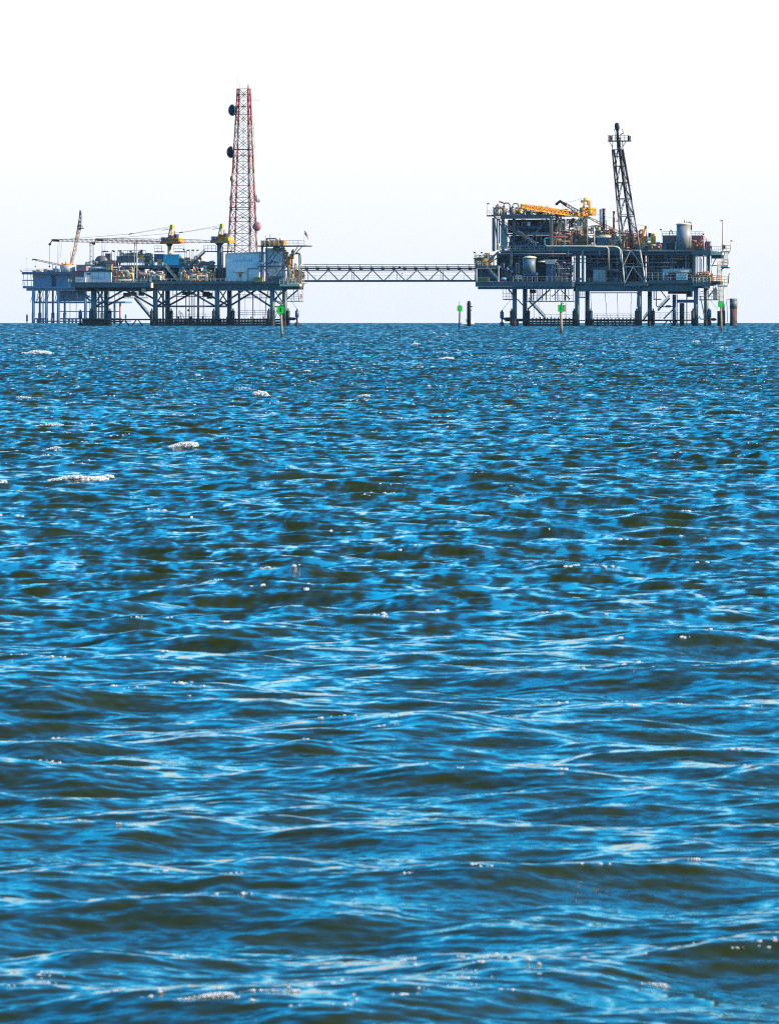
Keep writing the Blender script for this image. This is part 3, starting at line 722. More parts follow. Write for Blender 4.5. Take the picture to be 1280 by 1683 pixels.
# lamp posts along the upper deck, and goosenecks
ORD = 'first second third fourth fifth sixth seventh eighth ninth tenth'.split()
it_ = iter(ORD); nth = lambda: next(it_)
for x, y, s in ((168, 413, 1), (171, 413, 1), (175, 413, 1), (184, 412, 1), (189.5, 413, -1), (194, 412, 1), (197, 412, 1), (213, 413, 1), (231, 411, 1), (235, 412, -1)): lamp(Thing('floodlight_mast', nth() + ' floodlight mast from the west on the upper process deck', 'floodlight', G(x, 436, 8), 'floodlight masts, western deck'), G, x, y, 436, 8, s)
it_ = iter(ORD)
for x, y, s in ((304, 410, -1), (307, 411, 1), (312, 411, -1), (316, 411, 1), (318, 411, -1), (323, 411, 1)): lamp(Thing('floodlight_mast', nth() + ' floodlight mast from the west between the two yellow pedestal cranes', 'floodlight', G(x, 436, 9), 'floodlight masts between the cranes'), G, x, y, 436, 9, s)
T = Thing('pipe_gantry', 'thin pipe gantry frame above the grey casings', 'gantry', G(215, 432, 9))
for x in (203, 210, 217, 234, 240): beam(T, G, 'post', 'steel', x, 412, 9, x, 436, 9, 0.9, 4)
beam(T, G, 'cross_beam', 'steel', 203, 412, 9, 240, 412, 9, 1.2, 4); beam(T, G, 'cross_beam', 'steel', 203, 417, 9, 240, 417, 9, 0.8, 4)

# process skids: upper deck, then main deck
SK = [
 (140, 429, 160, 437, 5, 9, 1, PALE, 'low pipe cluster at the foot of the short boom rest'),
 (156, 428, 200, 437, 10, 16, 2, WARM, 'pipes and tan fittings behind the round-topped tank'),
 (236, 420, 255, 437, 8, 15, 3, WARM, 'rust and tan machinery west of the navy box'),
 (296, 420, 332, 437, 6, 15, 4, WARM, 'brown pumps and pipes east of the turquoise tank'),
 (145, 437, 186, 445, 4, 9, 5, WARM, 'pipe manifold just above the roof of the pale hut'),
 (186, 438, 222, 463, 1.5, 9, 6, PALE, 'valves and pipes between the pale hut and the tall boom rest'),
 (226, 440, 250, 463, 1.5, 9, 7, PALE, 'white and grey pipework east of the tall boom rest'),
 (248, 440, 274, 463, 2.8, 9, 8, PALE, 'manifold of grey pipes left of the deck stairs'),
 (294, 440, 326, 463, 1.5, 9, 9, PALE, 'pump skid right of the deck stairs'),
 (318, 437, 354, 463, 1.5, 10, 10, WARM, 'crowded tan and white valve skid west of the grey crane column'),
 (366, 434, 373, 463, 5, 10, 11, WARM, 'narrow pipe stack between the grey crane column and the white building'),
 (186, 443, 222, 463, -0.4, 1.4, 13, WARM, 'tan and cream valves along the rail east of the pale hut'),
 (300, 443, 352, 463, -0.4, 1.4, 14, WARM, 'white and rust valves along the rail west of the grey crane column'),
 (236, 446, 272, 463, -0.4, 1.4, 15, PALE, 'low pale pipes along the rail in the middle of the long deck'),
 (198, 414, 252, 424, 9, 14, 16, WARM, 'thin pipes and tan caps on top of the long grey casings'),
 (322, 428, 353, 437, 6, 10, 12, PALE, 'pipes on the high beam beside the crane stairs'),
]
for (x0, y0, x1, y1, v0, v1, sd_, pal, lab) in SK:
    big = (x1 - x0) * (y1 - y0)
    skid('process_skid', lab, 'machinery', G, x0, y0, x1, y1, v0, v1, 100 + sd_, pal, n_v=max(4, int(big / 55)), n_h=max(3, int(big / 110)), n_ves=0 if v1 < 2 else 2 if big < 500 else 3, n_val=max(4, int(big / 70)), group='process skids')

# the white building
T = Thing('quarters_building', 'white clad building with blue lettering on its wall, at the lattice tower foot', 'building', G(398, 463, 3))
boxp(T, G, 'wall', 'wall', 371.6, 417.2, 426, 463.2, 0.6, 9)
G0 = G
mb = MB().prism([G(371.2, 417.3, 0.4), G(426.4, 417.3, 0.4), G(426.4, 413.6, 0.4), G(371.2, 416.6, 0.4)], G.ev * 8.8); T.part('roof', mb, 'pale')
for k in range(1, 9): boxp(T, G, 'panel', 'wall', 371.8 + (k - 1) * 6.02, 417.6, 371.8 + k * 6.02 - 0.35, 462.6, 0.54, 0.6)
boxp(T, G, 'corner_trim', 'navy', 370.8, 418, 371.7, 463.2, 0.45, 0.7)
d = boxp(T, G, 'door', 'pale', 391.3, 447.5, 397.8, 462.8, 0.3, 0.52); boxp(T, G, 'door_window', 'glass', 393.4, 449.5, 396.6, 454.8, 0.24, 0.29, d)
boxp(T, G, 'awning', 'cream', 387, 445, 401.5, 447, -0.9, 0.52)
text_part(T, G, 'ExxonMobil', 383.5, 424.5, 414.5, 430, 0.50, 'blue')
f = boxp(T, G, 'conduit', 'steel', 407.4, 441.5, 408.2, 462.6, 0.2, 0.5); boxp(T, G, 'conduit', 'steel', 407.4, 440.8, 425.5, 441.8, 0.2, 0.5)
for y in (451, 454.5, 458): boxp(T, G, 'louvre', 'cream', 409.5, y, 420, y + 1.0, 0.3, 0.5)
T = Thing('tool_locker', 'olive locker at the eastern corner of the white building', 'locker', G(425, 463, -1))
boxp(T, G, 'body', 'ochre', 417.5, 456.5, 431.5, 463.8, -1.6, -0.2); boxp(T, G, 'lid', 'ochre', 417.2, 455.6, 431.8, 456.4, -1.7, -0.1)

# east module: top deck on a steel frame with machinery
T = Thing('drilling_frame', 'open steel frame with a railed top deck at the eastern end of the long platform', 'steel frame', G(450, 463, 4))
boxp(T, G, 'top_deck', 'dark', 423, 403.4, 501, 405.4, -1, 10)
for (a, b) in (((428, 404, -1), (489, 404, -1)), ((489, 404, -1), (500, 404, -1)), ((428, 404, 10), (500, 404, 10))): rail(T, G, 'cream', [a, b], 9, 2, 0.1)
rail(T, G, 'cream', [(500, 404, -1), (501, 404, 10)], 9, 2, 0.12)
for x, v, w in ((432, 0, 2.4), (438.5, 0, 2.0), (466, 0, 2.2), (459, 5, 2.6), (430, 8, 2), (467, 8, 2)): beam(T, G, 'column', 'navy', x, 405, v, x - (4 if w == 2.4 else 0), 464, v, w, 6)
boxp(T, G, 'cross_beam', 'girder', 424, 436.5, 468, 439.2, -0.6, 0.2)
for (x0, y0, x1, y1) in ((432, 437, 456, 408), (439, 437, 463, 408), (433, 440, 449, 462), (449, 462, 465, 440), (465, 437, 496, 406), (468, 440, 489, 406)): beam(T, G, 'brace', 'navy' if x0 < 460 else 'steel', x0, y0, 0, x1, y1, 0, 1.5, 6)
boxp(T, G, 'winch_box', 'blue', 424.5, 430.5, 431.5, 434.5, -1, 0.6); T.part('winch_drum', MB().lathe(G(428, 431.5, -0.2), [(0.8, 0), (0.8, 1.6)], 12, G.ev), 'dark')
pipe(T, G, 'dark', [(441, 433, -0.5), (448, 430, -0.5), (459, 431, -0.5)], 2.0, 'cable_chain'); pipe(T, G, 'dark', [(453, 441, 0), (455, 446, 0), (444, 456, 0), (440, 462, 0)], 1.0, 'hose')
T = Thing('quarters_module', 'grey windowless wall block inside the eastern steel frame', 'building', G(450, 463, 6))
boxp(T, G, 'wall', 'wall', 436, 409, 463, 463.4, 3, 8); boxp(T, G, 'roof', 'pale', 435.5, 408, 463.5, 409, 2.8, 8.2)
boxp(T, G, 'base_skirt', 'steel', 436.4, 454, 462.6, 463.2, 2.8, 2.99)
for x in (440, 445, 450, 455, 460): boxp(T, G, 'panel_joint', 'pale', x, 409.5, x + 0.5, 453.6, 2.9, 2.99)
T = Thing('generator_set', 'orange generator with grey duct on the railed top deck', 'generator', G(450, 403.4, 4))
boxp(T, G, 'body', 'orange', 443, 395, 467, 403.3, 2, 6); boxp(T, G, 'base', 'yellow', 450, 399, 456, 403.3, 1.4, 1.95)
pipe(T, G, 'steel', [(438.5, 402, 3), (438.5, 393, 3), (440, 392.2, 3), (453, 392.2, 3), (455.5, 394, 3), (455.5, 397, 3)], 2.8, 'duct', n=8)
drum(T, G, 'muffler', 'rust', 459, 467.5, 397.5, 1.5, 3.6); cyl(T, G, 'air_filter', 'tan', 461, 391.5, 395.2, 3, 4)
boxp(T, G, 'control_box', 'orange', 429, 396, 442, 403.3, 5, 7)
skid('process_skid', 'orange and brown pipes hung just under the railed top deck', 'machinery', G, 447, 405, 466, 412, 1, 6, 131, ['orange', 'rust', 'yellow', 'tan'], 6, 4, 1, 4, frame=False)
skid('process_skid', 'cream pipework and valves where the bridge meets the long platform', 'machinery', G, 467, 432, 497, 466, 1, 8, 132, ['cream', 'white', 'pale', 'steel', 'tan', 'yellow'], 14, 8, 2, 10)
skid('process_skid', 'cluster of tan valves beside the eastern frame column', 'machinery', G, 466, 410, 482, 440, 3, 8, 133, ['cream', 'tan', 'orange', 'steel'], 7, 3, 1, 5, frame=False)
T = Thing('gooseneck_pipe', 'two black gooseneck pipes rising beside the bridge end', 'pipes', G(490, 466, 4))
for dx, vv in ((0, 3), (2.2, 4.2)): pipe(T, G, 'dark', [(492 + dx, 436, vv), (491.6 + dx, 420, vv), (490 + dx, 416.5, vv), (486.5 + dx, 415.8, vv), (485 + dx, 418, vv)], 1.9, n=8)
T = Thing('yellow_basket', 'pale yellow crew basket on the eastern end deck', 'basket', G(478, 466, -1))
boxp(T, G, 'floor', 'yellow', 470, 464.6, 489.5, 466, -1.2, 1.0)
for x in range(470, 490, 3): boxp(T, G, 'slat', 'cream', x, 456, x + 1.9, 464.6, -1.2, -1.1)
rail(T, G, 'yellow', [(470, 464.6, -1.2), (489.5, 464.6, -1.2)], 10, 2, 0.09); rail(T, G, 'yellow', [(489.5, 464.6, -1.2), (489.5, 464.6, 1)], 10, 1, 0.09)
T = Thing('whip_antenna', 'two thin whip aerials on the railed top deck', 'aerial', G(437, 404, 3))
for x, y in ((436.5, 387), (444, 384.5)): pipe(T, G, 'dark', [(x, 404, 3), (x, y, 3)], 0.7, 'rod')

def flag(x, y0, y1, v, label, cols, w, h, Fr=None, sag=0.35):
    Fr = Fr or G
    T = Thing('flag', label, 'flag', Fr(x, y1, v))
    T.part('pole', MB().tube(Fr(x, y1, v), Fr(x, y0, v), 0.08, n=5), 'galv', smooth=True)
    nx, ny = 10, 6
    for c in range(len(cols)):
        mb = MB()
        for off in (0.0, 0.03):
            i0 = len(mb.v)
            for iy in range(ny + 1):
                for ix in range(nx + 1):
                    s = ix / nx; t = (c + iy / ny) / len(cols)
                    p = Fr(x + 0.3 + s * w, y0 + 0.6 + t * h + sag * h * s * (1.0 + 0.6 * s), v)
                    mb.v.append(p + Fr.ev * (0.35 * math.sin(s * 7 + t * 2) * s + off))
            for iy in range(ny):
                for ix in range(nx):
                    a = i0 + iy * (nx + 1) + ix; mb.f.append((a, a + 1, a + nx + 2, a + nx + 1))
        T.part('cloth', mb, cols[c], smooth=True, label=None)
    return T
T = flag(500.3, 378, 404, 2, 'small red, white and blue flag drooping at the end of the railed top deck', ['navy', 'red', 'white', 'red', 'red'], 5.5, 6.0, sag=1.0)

# communications tower: corners come from the legs seen in the photograph; its base stands on the deck behind the white building
T = Thing('radio_tower', 'tall red and white lattice communications tower behind the white building', 'tower', G(402, 463, 12))
TB = [G(372, 463, 8.5), G(412, 463, 8.5), G(424.5, 463, 19), G(384.5, 463, 19)]
TT = [G(390.5, 146, 12.4), G(408.2, 146, 12.4), G(411.2, 146, 16), G(393.5, 146, 16)]
def band(t): return 'redlead' if (0.27 < t < 0.44) or t > 0.93 or (0.62 < t < 0.78) else 'white'
def band2(t): return 'redlead' if int(t * 7 + 0.1) % 2 == 0 or 0.28 < t < 0.5 else 'towergrey'
CC = lattice(T, TB, TT, 16, 'white', 0.34, 0.13, True, band2, 1.0)
for k in (13, 14, 15):                                       # steps of antenna gear
    pass
mb = MB()
ca = (TB[0] + TB[1] + TB[2] + TB[3]) / 4; ct = (TT[0] + TT[1] + TT[2] + TT[3]) / 4
for dx in (-0.25, 0.25): mb.tube(ca + G.eu * dx, ct + G.eu * dx, 0.06, n=4)
for k in range(150): mb.tube(ca.lerp(ct, k / 150) - G.eu * 0.25, ca.lerp(ct, k / 150) + G.eu * 0.25, 0.04, n=3)
T.part('ladder', mb, 'galv')
for dx in (1.6, 2.0, 2.3): T.part('feeder_cable', MB().tube(ca + G.eu * dx * 1.8, ct + G.eu * dx, 0.13, n=5), 'galv')
for yv in (144.5, 155, 175, 188, 246, 256, 333, 341, 358, 364):
    t = (463 - yv) / (463 - 146); q = [TB[i].lerp(TT[i], min(t, 1.0)) for i in range(4)]
    c = (q[0] + q[2]) / 2; q = [c + (p - c) * 1.12 for p in q]
    for i in range(4): T.part('platform_rail', MB().tube(q[i], q[(i + 1) % 4], 0.14, n=4), 'redlead' if yv > 300 else 'dark')
for x, y0, w in ((390.3, 127, 0.6), (394.5, 137, 0.5), (405, 141, 0.5)): T.part('whip_aerial', MB().tube(G(x, 147, 12.4), G(x, y0, 12.4), w * P / 2, n=4), 'dark')
T.part('beacon', MB().lathe(G(408.3, 150, 12.4), [(0.25, 0), (0.3, 2.2), (0.15, 2.9)], 8), 'maroon', smooth=True)

def dish(x, y, r, az, v, label, m='black', tilt=0.0, arm=None, el=0.0):
    """a drum dish facing azimuth az (degrees from towards the camera, clockwise to the east)"""
    d = Vector((math.sin(R(az)), -math.cos(R(az)), math.tan(R(el)))).normalized()
    c = G(x, y, v); T = Thing('dish_antenna', label, 'dish antenna', c, 'dishes on the lattice tower')
    rr = r * P
    T.part('reflector', MB().lathe(c - d * rr * 0.3, [(rr * 0.3, -rr * 0.35), (rr * 0.8, -rr * 0.1), (rr, rr * 0.25), (rr, rr * 0.5)], 22, d), 'cream' if m == 'black' else 'white', smooth=True)
    T.part('radome', MB().lathe(c + d * rr * 0.2, [(rr * 0.98, 0), (rr * 0.96, rr * 0.08), (rr * 0.75, rr * 0.32), (rr * 0.4, rr * 0.48), (0, rr * 0.52)], 22, d), m, smooth=True)
    if arm: T.part('mount', MB().tube(c - d * rr * 0.5, G(*arm), 0.22, n=6), 'galv')
    return T
dish(383, 181, 9.6, -62, 14, 'black-faced dish antenna, topmost on the western side of the lattice tower', arm=(389, 181, 13))
dish(380.5, 250, 9.8, -62, 14, 'black-faced dish antenna, second from the top on the western side of the lattice tower', arm=(387, 250, 13))
dish(383, 294, 6.2, -75, 13, 'small dark dish antenna, low on the western side of the lattice tower', arm=(386, 294, 12))
dish(381.5, 326.5, 6.0, -70, 13, 'small white dish antenna, lowest on the western side of the lattice tower', 'white', arm=(385, 326, 12))
dish(424, 326, 7.0, 78, 14, 'small pale dish antenna on the eastern side of the lattice tower', 'galv', arm=(419, 327, 15))
dish(423, 372.5, 7.6, -14, 10, 'large brown-faced dish antenna, low on the eastern side of the lattice tower', 'maroon', arm=(419, 374, 16), el=12)
def panel_antenna(x, y0, y1, v, label):
    T = Thing('panel_antenna', label, 'panel antenna', G(x, y1, v), 'panel antennas on the lattice tower')
    boxp(T, G, 'panel', 'pale', x - 1.1, y0, x + 1.1, y1, v, v + 0.3); T.part('bracket', MB().tube(G(x, (y0 + y1) / 2, v + 0.3), G(x + 4, (y0 + y1) / 2, v + 2), 0.15, n=4), 'galv')
panel_antenna(384.5, 264, 278, 11, 'upper white panel antenna on the western side of the tower, near the small dark dish')
panel_antenna(380.5, 334, 347, 10, 'white panel antenna below the small white dish')
panel_antenna(378, 356, 370, 10, 'lowest white panel antenna on the tower, above the crane')
panel_antenna(389, 174, 187, 12, 'topmost white panel antenna behind the top dish')
T = Thing('yagi_antenna', 'thin cross-armed aerial sticking out east near the tower top', 'aerial', G(412, 165, 13))
T.part('boom_arm', MB().tube(G(408, 164.5, 13), G(426.5, 164.5, 13), 0.09, n=4), 'dark')
for x, h in ((419.8, 10), (426.3, 10.5)): T.part('element', MB().tube(G(x, 164.5 - h, 13), G(x, 164.5 + h, 13), 0.05, n=4), 'cable')
T = Thing('dipole_antenna', 'long thin dipole aerial hanging along the eastern side of the tower', 'aerial', G(418, 244, 14))
T.part('rod', MB().tube(G(416, 190, 14), G(419, 244, 14), 0.08, n=4), 'dark')
for y in (192, 211, 232, 241): T.part('bracket', MB().tube(G(412 + (y - 190) * 0.05, y, 14), G(416.2 + (y - 190) * 0.055, y, 14), 0.06, n=4), 'dark')
T = flag(377, 374, 384, 9, 'small red pennant on a thin pole beside the tower foot', ['red'], 3.6, 2.2, sag=2.2)

# ------------------------------------------------------------------ the bridge
T = Thing('foot_bridge', 'long steel truss footbridge with pipelines on top, joining the two platforms', 'bridge', G(640, 463, 3))
BV0, BV1 = 2.0, 5.0
for v in (BV0, BV1):
    boxp(T, G, 'bottom_chord', 'bridge', 497, 460.3, 782, 463.6, v - 0.2, v + 0.2)
    boxp(T, G, 'top_chord', 'bridge', 497, 443.4, 782, 445.2, v - 0.2, v + 0.2)
boxp(T, G, 'walkway', 'bridge', 497, 461.4, 782, 462.4, BV0 + 0.25, BV1 - 0.25)
N = 15; xs = [503 + (776 - 503) * k / N for k in range(N + 1)]
for k in range(N):
    a, b = xs[k], xs[k + 1]
    for v in (BV0, BV1):
        if k % 2 == 0: beam(T, G, 'diagonal', 'bridge', a + 1, 445, v, b - 1, 461, v, 1.9, 4)
        else: beam(T, G, 'diagonal', 'bridge', a + 1, 461, v, b - 1, 445, v, 1.9, 4)
for x in (506, 578, 582, 724, 728, 652): beam(T, G, 'post', 'bridge', x, 445, BV0, x, 461, BV0, 1.1, 4)
rail(T, G, 'galv', [(500, 461, BV0 + 0.3), (640, 461, BV0 + 0.3)], 8.5, 4.5, 0.06); rail(T, G, 'galv', [(640, 461, BV0 + 0.3), (780, 461, BV0 + 0.3)], 8.5, 4.5, 0.06)
for y, v, w, m in ((441.0, BV0 + 0.2, 2.6, 'dark'), (438.2, BV0 + 1.0, 1.2, 'rust'), (440.8, BV0 + 1.7, 2.2, 'bridge'), (434.6, BV0 + 0.6, 1.2, 'pale'), (447, BV0 - 0.3, 0.9, 'turq')):
    pipe(T, G, m, [(492, y, v), (784, y, v)], w, 'pipeline', n=8)
for k in range(16):
    x = 502 + 17.9 * k; beam(T, G, 'pipe_stand', 'bridge', x, 434.3, BV0 + 0.7, x, 444, BV0 + 0.7, 1.0, 4); boxp(T, G, 'pipe_clamp', 'bridge', x - 0.8, 439.2, x + 2.2, 443.4, BV0 - 0.3, BV0 + 2.2)
T.part('lamp', MB().ball(G(661, 450, BV0), 0.3), 'red'); T.part('lamp', MB().ball(G(656.5, 439, BV0), 0.45), 'black')
# person-sized red drum of the walkway
# ------------------------------------------------------------------ the rig with the flare tower
RB = 17.5
T = Thing('oil_platform', 'tall multi-level oil platform crowded with process plant, carrying the leaning dark flare tower', 'oil platform', G(990, 536, 8), 'linked platforms')
RX = (845.5, 948, 1050.5, 1143)
legs(T, G, RX, 0.8, 7.2, 468, 536, 0.0, -5.0)
legs(T, G, [x + 16.8 for x in RX], RB - 1, 7.2, 468, 536, 0.0, 5.5)
# lower decks
boxp(T, G, 'deck_plate', 'steel', 781, 462.6, 941, 464.0, -4.4, 5)
boxp(T, G, 'main_girder', 'girder', 781, 464.0, 940, 471.2, -4.3, -3.8)
boxp(T, G, 'deck_end_plate', 'girder', 938.6, 464.0, 940.4, 471, -3.75, 0.5)
boxp(T, G, 'under_beam', 'navy', 785, 471.3, 940, 475.5, -3.4, -2.9)
for x in range(786, 940, 9): boxp(T, G, 'web_stiffener', 'navy', x, 471.3, x + 1.6, 475.4, -3.75, -3.45)
boxp(T, G, 'deck_plate', 'steel', 832, 463, 1166, 464.6, 0.2, RB + 0.3)
boxp(T, G, 'edge_channel', 'girder', 942, 463.2, 1022, 467.0, -0.3, 0.15)
boxp(T, G, 'main_girder', 'girder', 942, 467.2, 1140, 479, 0.5, 1.1)
boxp(T, G, 'main_girder', 'navy', 842, 465, 1165, 474, RB - 1.2, RB - 0.6)
boxp(T, G, 'edge_channel', 'girder', 1064, 460.8, 1136.5, 466.2, -1.2, -0.8)
boxp(T, G, 'edge_channel', 'girder', 1137, 464.0, 1166, 470.6, -2.6, -2.1); boxp(T, G, 'edge_channel', 'girder', 1166.2, 464, 1167.8, 470, -2.0, 8)
for x in range(846, 1166, 18): boxp(T, G, 'cross_girder', 'dark', x, 465, x + 1.4, 474, 1.2, RB - 1.3)
# upper decks
boxp(T, G, 'deck_plate', 'steel', 820, 412.2, 1025, 413.6, 0.2, RB); boxp(T, G, 'deck_plate', 'steel', 1025.2, 412, 1166, 413.4, 0.2, RB)
boxp(T, G, 'upper_girder', 'girder', 820, 411.4, 902, 413.8, -0.4, 0.1)
boxp(T, G, 'upper_girder', 'girder', 903, 405.4, 1026, 413.4, -0.6, -0.1)
boxp(T, G, 'upper_girder', 'girder', 1050, 411.4, 1135.5, 414.4, -0.6, -0.1)
boxp(T, G, 'upper_girder', 'girder', 1136, 412.0, 1168, 418.6, -2.4, -1.9); boxp(T, G, 'upper_girder', 'girder', 1166.5, 412, 1168, 418, -1.8, 8)
boxp(T, G, 'upper_girder', 'navy', 822, 414, 1166, 420, 1.2, 1.8)
for x in range(826, 1166, 15): boxp(T, G, 'cross_girder', 'dark', x, 414, x + 1.4, 420, 1.9, RB - 0.8)
for k, x in enumerate((908, 933, 957, 985, 1001)): cyl(T, G, 'hanger_pipe', 'pale', x, 411, 421, -0.5, 1.3, 6)
# columns between the decks
for x in (839.5, 957, 1139.5): boxp(T, G, 'column', 'steel', x - 2, 414, x + 2, 463, -0.6, 0.1)
boxp(T, G, 'column', 'girder', 945, 414, 951.5, 464, 1.9, 3.2)
for x in (862, 900, 980, 1012, 1070, 1100, 1125, 1163): boxp(T, G, 'column', 'navy', x, 414, x + 2.4, 463, 3.3, 4.2)
for x in (865, 968, 1072, 1160): boxp(T, G, 'column', 'dark', x, 414, x + 3, 463, RB - 1.2, RB - 0.4)
for a, b in ((842, 870), (985, 960), (1010, 985), (1075, 1100), (1122, 1104)): beam(T, G, 'brace', 'navy', a, 461, 3.5, b, 416, 3.5, 2.2, 6)
for x0, x1 in ((816, 939), (962, 1060), (1062, 1138)): boxp(T, G, 'shade_backing', 'dark', x0, 416, x1, 462.8, 10.5, 10.8)  # dark sheets in place of the deep shade between the decks
# pipe racks across the shaded middle level
for x0, x1, y, v, w in ((900, 942, 421, 1, 1.8), (942, 1020, 425.5, 1, 2.0), (903, 1000, 431, 2, 1.4), (1060, 1136, 425.6, 0.6, 1.3), (1060, 1112, 431.5, 0.8, 3.2), (1060, 1106, 438.6, 0.6, 2.0), (1062, 1160, 421, 2, 1.5), (842, 900, 424, 2, 1.6), (880, 940, 428, 1, 1.6), (965, 1022, 443, 2, 1.6), (1000, 1024, 447, 1, 1.2)):
    pipe(T, G, 'steel', [(x0, y, v), (x1, y, v)], w, 'pipe_run', n=8)
for pts, w in (([(820, 417, 0), (940, 417, 0)], 1.2),): pipe(T, G, 'pale', pts, w, 'pipe_run')
pipe(T, G, 'steel', [(898, 418, 0.4), (941, 418, 0.4), (943, 420, 0.4), (943, 462, 0.4)], 1.4, 'pipe_run')
pipe(T, G, 'steel', [(1000, 413, -1), (1000, 442, -1), (1001, 444, -1), (1018, 444, -1)], 1.6, 'pipe_run')
pipe(T, G, 'steel', [(1003, 462, -0.6), (1003, 433, -0.6), (1005, 431, -0.6), (1022, 430.5, -0.6)], 1.6, 'pipe_run')
for x in (1064, 1092, 1096.5, 1104): pipe(T, G, 'steel', [(x, 414, 0.3), (x, 462, 0.3)], 0.9, 'pipe_run')
for x in (853, 859, 917, 925, 1107, 1126, 1131, 1145, 1150, 1155): pipe(T, G, 'steel' if x < 1140 else 'pale', [(x, 420, 0.8), (x, 463, 0.8)], 1.2, 'pipe_run')
# the big cream pipe along the upper deck
pipe(T, G, 'cream', [(904, 352, 0), (905.5, 360, 0), (906, 387, 0), (904, 391, 0), (896, 391.3, 0), (894.5, 393, 0), (895.5, 402, 0), (899, 404.8, -0.8), (960, 404.8, -0.8), (1010, 405.2, -0.8), (1016, 407, -0.8), (1019, 411, -0.8), (1019.5, 425, -0.8), (1021, 430, -0.8)], 2.8, 'main_pipe', n=8)
pipe(T, G, 'cream', [(976, 373, 0), (976.5, 401, 0), (978, 405.6, -1.2), (997, 406.2, -1.2), (999.5, 409, -1.2), (999.5, 430, -1.2)], 1.5, 'main_pipe', n=8)
pipe(T, G, 'white', [(965, 374, 0), (965, 405, 0)], 1.0, 'main_pipe')
# west end: stairs and landings
boxp(T, G, 'landing', 'girder', 780, 436.4, 820, 440.6, -4.2, 2)
boxp(T, G, 'landing', 'dark', 777.5, 424, 796, 425.6, -3, 2)
rail(T, G, 'cream', [(779, 436.4, -4.2), (800, 436.4, -4.2)], 6, 1.6, 0.1); rail(T, G, 'cream', [(778, 424, -3), (790, 424, -3)], 5, 1.6, 0.08)
beam(T, G, 'stringer', 'steel', 800.5, 431.5, -3, 819, 413.5, -3, 4.0, 4)
beam(T, G, 'brace', 'navy', 798, 437, 2, 830, 415, 2, 2.5, 4)
stairs(T, G, 'yellow', 793.5, 428, 800, 436, -3.6, 1.2, 'yellow', 1.6)
stairs(T, G, 'steel', 800, 441, 818, 461.5, -4.2, 1.2, 'cream', 2.2)
boxp(T, G, 'post', 'white', 818.2, 437, 819.6, 463.6, -4.6, -4.3); boxp(T, G, 'post', 'pale', 782, 441, 783.2, 462, -4.4, -4.1); boxp(T, G, 'post', 'girder', 788, 441, 791.5, 462.5, -1, 0)
boxp(T, G, 'stair_wall', 'navy', 784, 441, 822, 462.5, 3, 3.3)
beam(T, G, 'brace', 'girder', 781, 441, 0, 781, 463, 0, 2.2, 4)
rail(T, G, 'pale', [(843, 462.6, -4.3), (890, 462.6, -4.3)], 8, 2, 0.08); rail(T, G, 'pale', [(890, 462.6, -4.3), (931, 462.6, -4.3)], 8, 2, 0.08)
rail(T, G, 'galv', [(942, 463, -0.2), (1020, 463, -0.2)], 6, 2.2, 0.06)
rail(T, G, 'pale', [(1062, 460.6, -1.1), (1090, 460.6, -1.1)], 12, 2.6, 0.09, bars=3); rail(T, G, 'pale', [(1090, 460.6, -1.1), (1136, 460.6, -1.1)], 9, 2.6, 0.08, bars=2)
rail(T, G, 'pale', [(822, 411.4, -0.3), (862, 411.4, -0.3)], 7, 2, 0.08); rail(T, G, 'pale', [(862, 411.4, -0.3), (902, 411.4, -0.3)], 7, 2, 0.08)
rail(T, G, 'cream', [(1138, 464, -2.5), (1167, 464, -2.5)], 8, 1.4, 0.11, bars=3)
# braces under the deck
beam(T, G, 'brace', 'navy', 867, 508, 0.8, 903, 476, 0.8, 2.6, 8); beam(T, G, 'brace', 'girder', 846, 489, 0.8, 833, 472, 0.8, 2.4, 6); beam(T, G, 'brace', 'navy', 850, 492, 0.8, 862, 505, RB - 1, 2.0, 6)
beam(T, G, 'brace', 'navy', 906, 488, RB - 2, 921, 474, RB - 2, 1.4, 6); beam(T, G, 'brace', 'navy', 936, 492, 2, 921, 476, 2, 1.6, 6)
beam(T, G, 'brace', 'navy', 1160, 492, RB - 1, 1176, 472, RB - 1, 2.2, 6); beam(T, G, 'brace', 'navy', 1084, 476, 8, 1094, 489, 8, 1.6, 6)
beam(T, G, 'brace', 'navy', 1150, 486, 6, 1157, 520, 6, 1.8, 6)
stairs(T, G, 'girder', 868, 493, 895, 522, 3, 1.2, 'galv', 2.6)
stairs(T, G, 'girder', 1099, 489, 1080, 509, 3, 1.2, 'galv', 2.6)
stairs(T, G, 'girder', 1066, 512, 1056, 525, 3, 1.2, 'galv', 2.4)
beam(T, G, 'brace', 'navy', 1106, 508, 4, 1090, 524, 4, 2.2, 6)
for x0, x1, y, v in ((826, 846, 491.5, 4), (866, 942, 494.5, 8), (950, 962, 488, 8), (1148, 1180, 492, 6)):
    boxp(T, G, 'hung_walkway', 'navy', x0, y, x1, y + 1.6, v, v + 1.6); rail(T, G, 'galv', [(x0, y, v), (x1, y, v)], 9, 2, 0.07, bars=2)
    for k in range(5): xx = x0 + (x1 - x0) * k / 4; beam(T, G, 'hanger', 'navy', xx, 470, v + 0.8, xx, y, v + 0.8, 1.0, 4)
for x, w in ((872, 2.6), (876, 1.4), (883, 1.2), (887, 0.7), (891, 1.6), (897, 1.8), (912, 1.4), (916, 1.6), (928, 2.2), (934, 1.2)): pipe(T, G, 'navy', [(x, 474, 9), (x, 494, 9)], w, 'riser', n=6)
for x in (877, 885, 929.5): pipe(T, G, 'galv', [(x, 474, 6), (x, 523, 6)], 0.7, 'riser', n=6)
for x, y, w, h in ((870, 476, 8, 6), (1097, 472, 30, 11), (1127, 474, 8, 14)): boxp(T, G, 'sump_tank', 'dark', x, y, x + w, y + h, 6, 9)
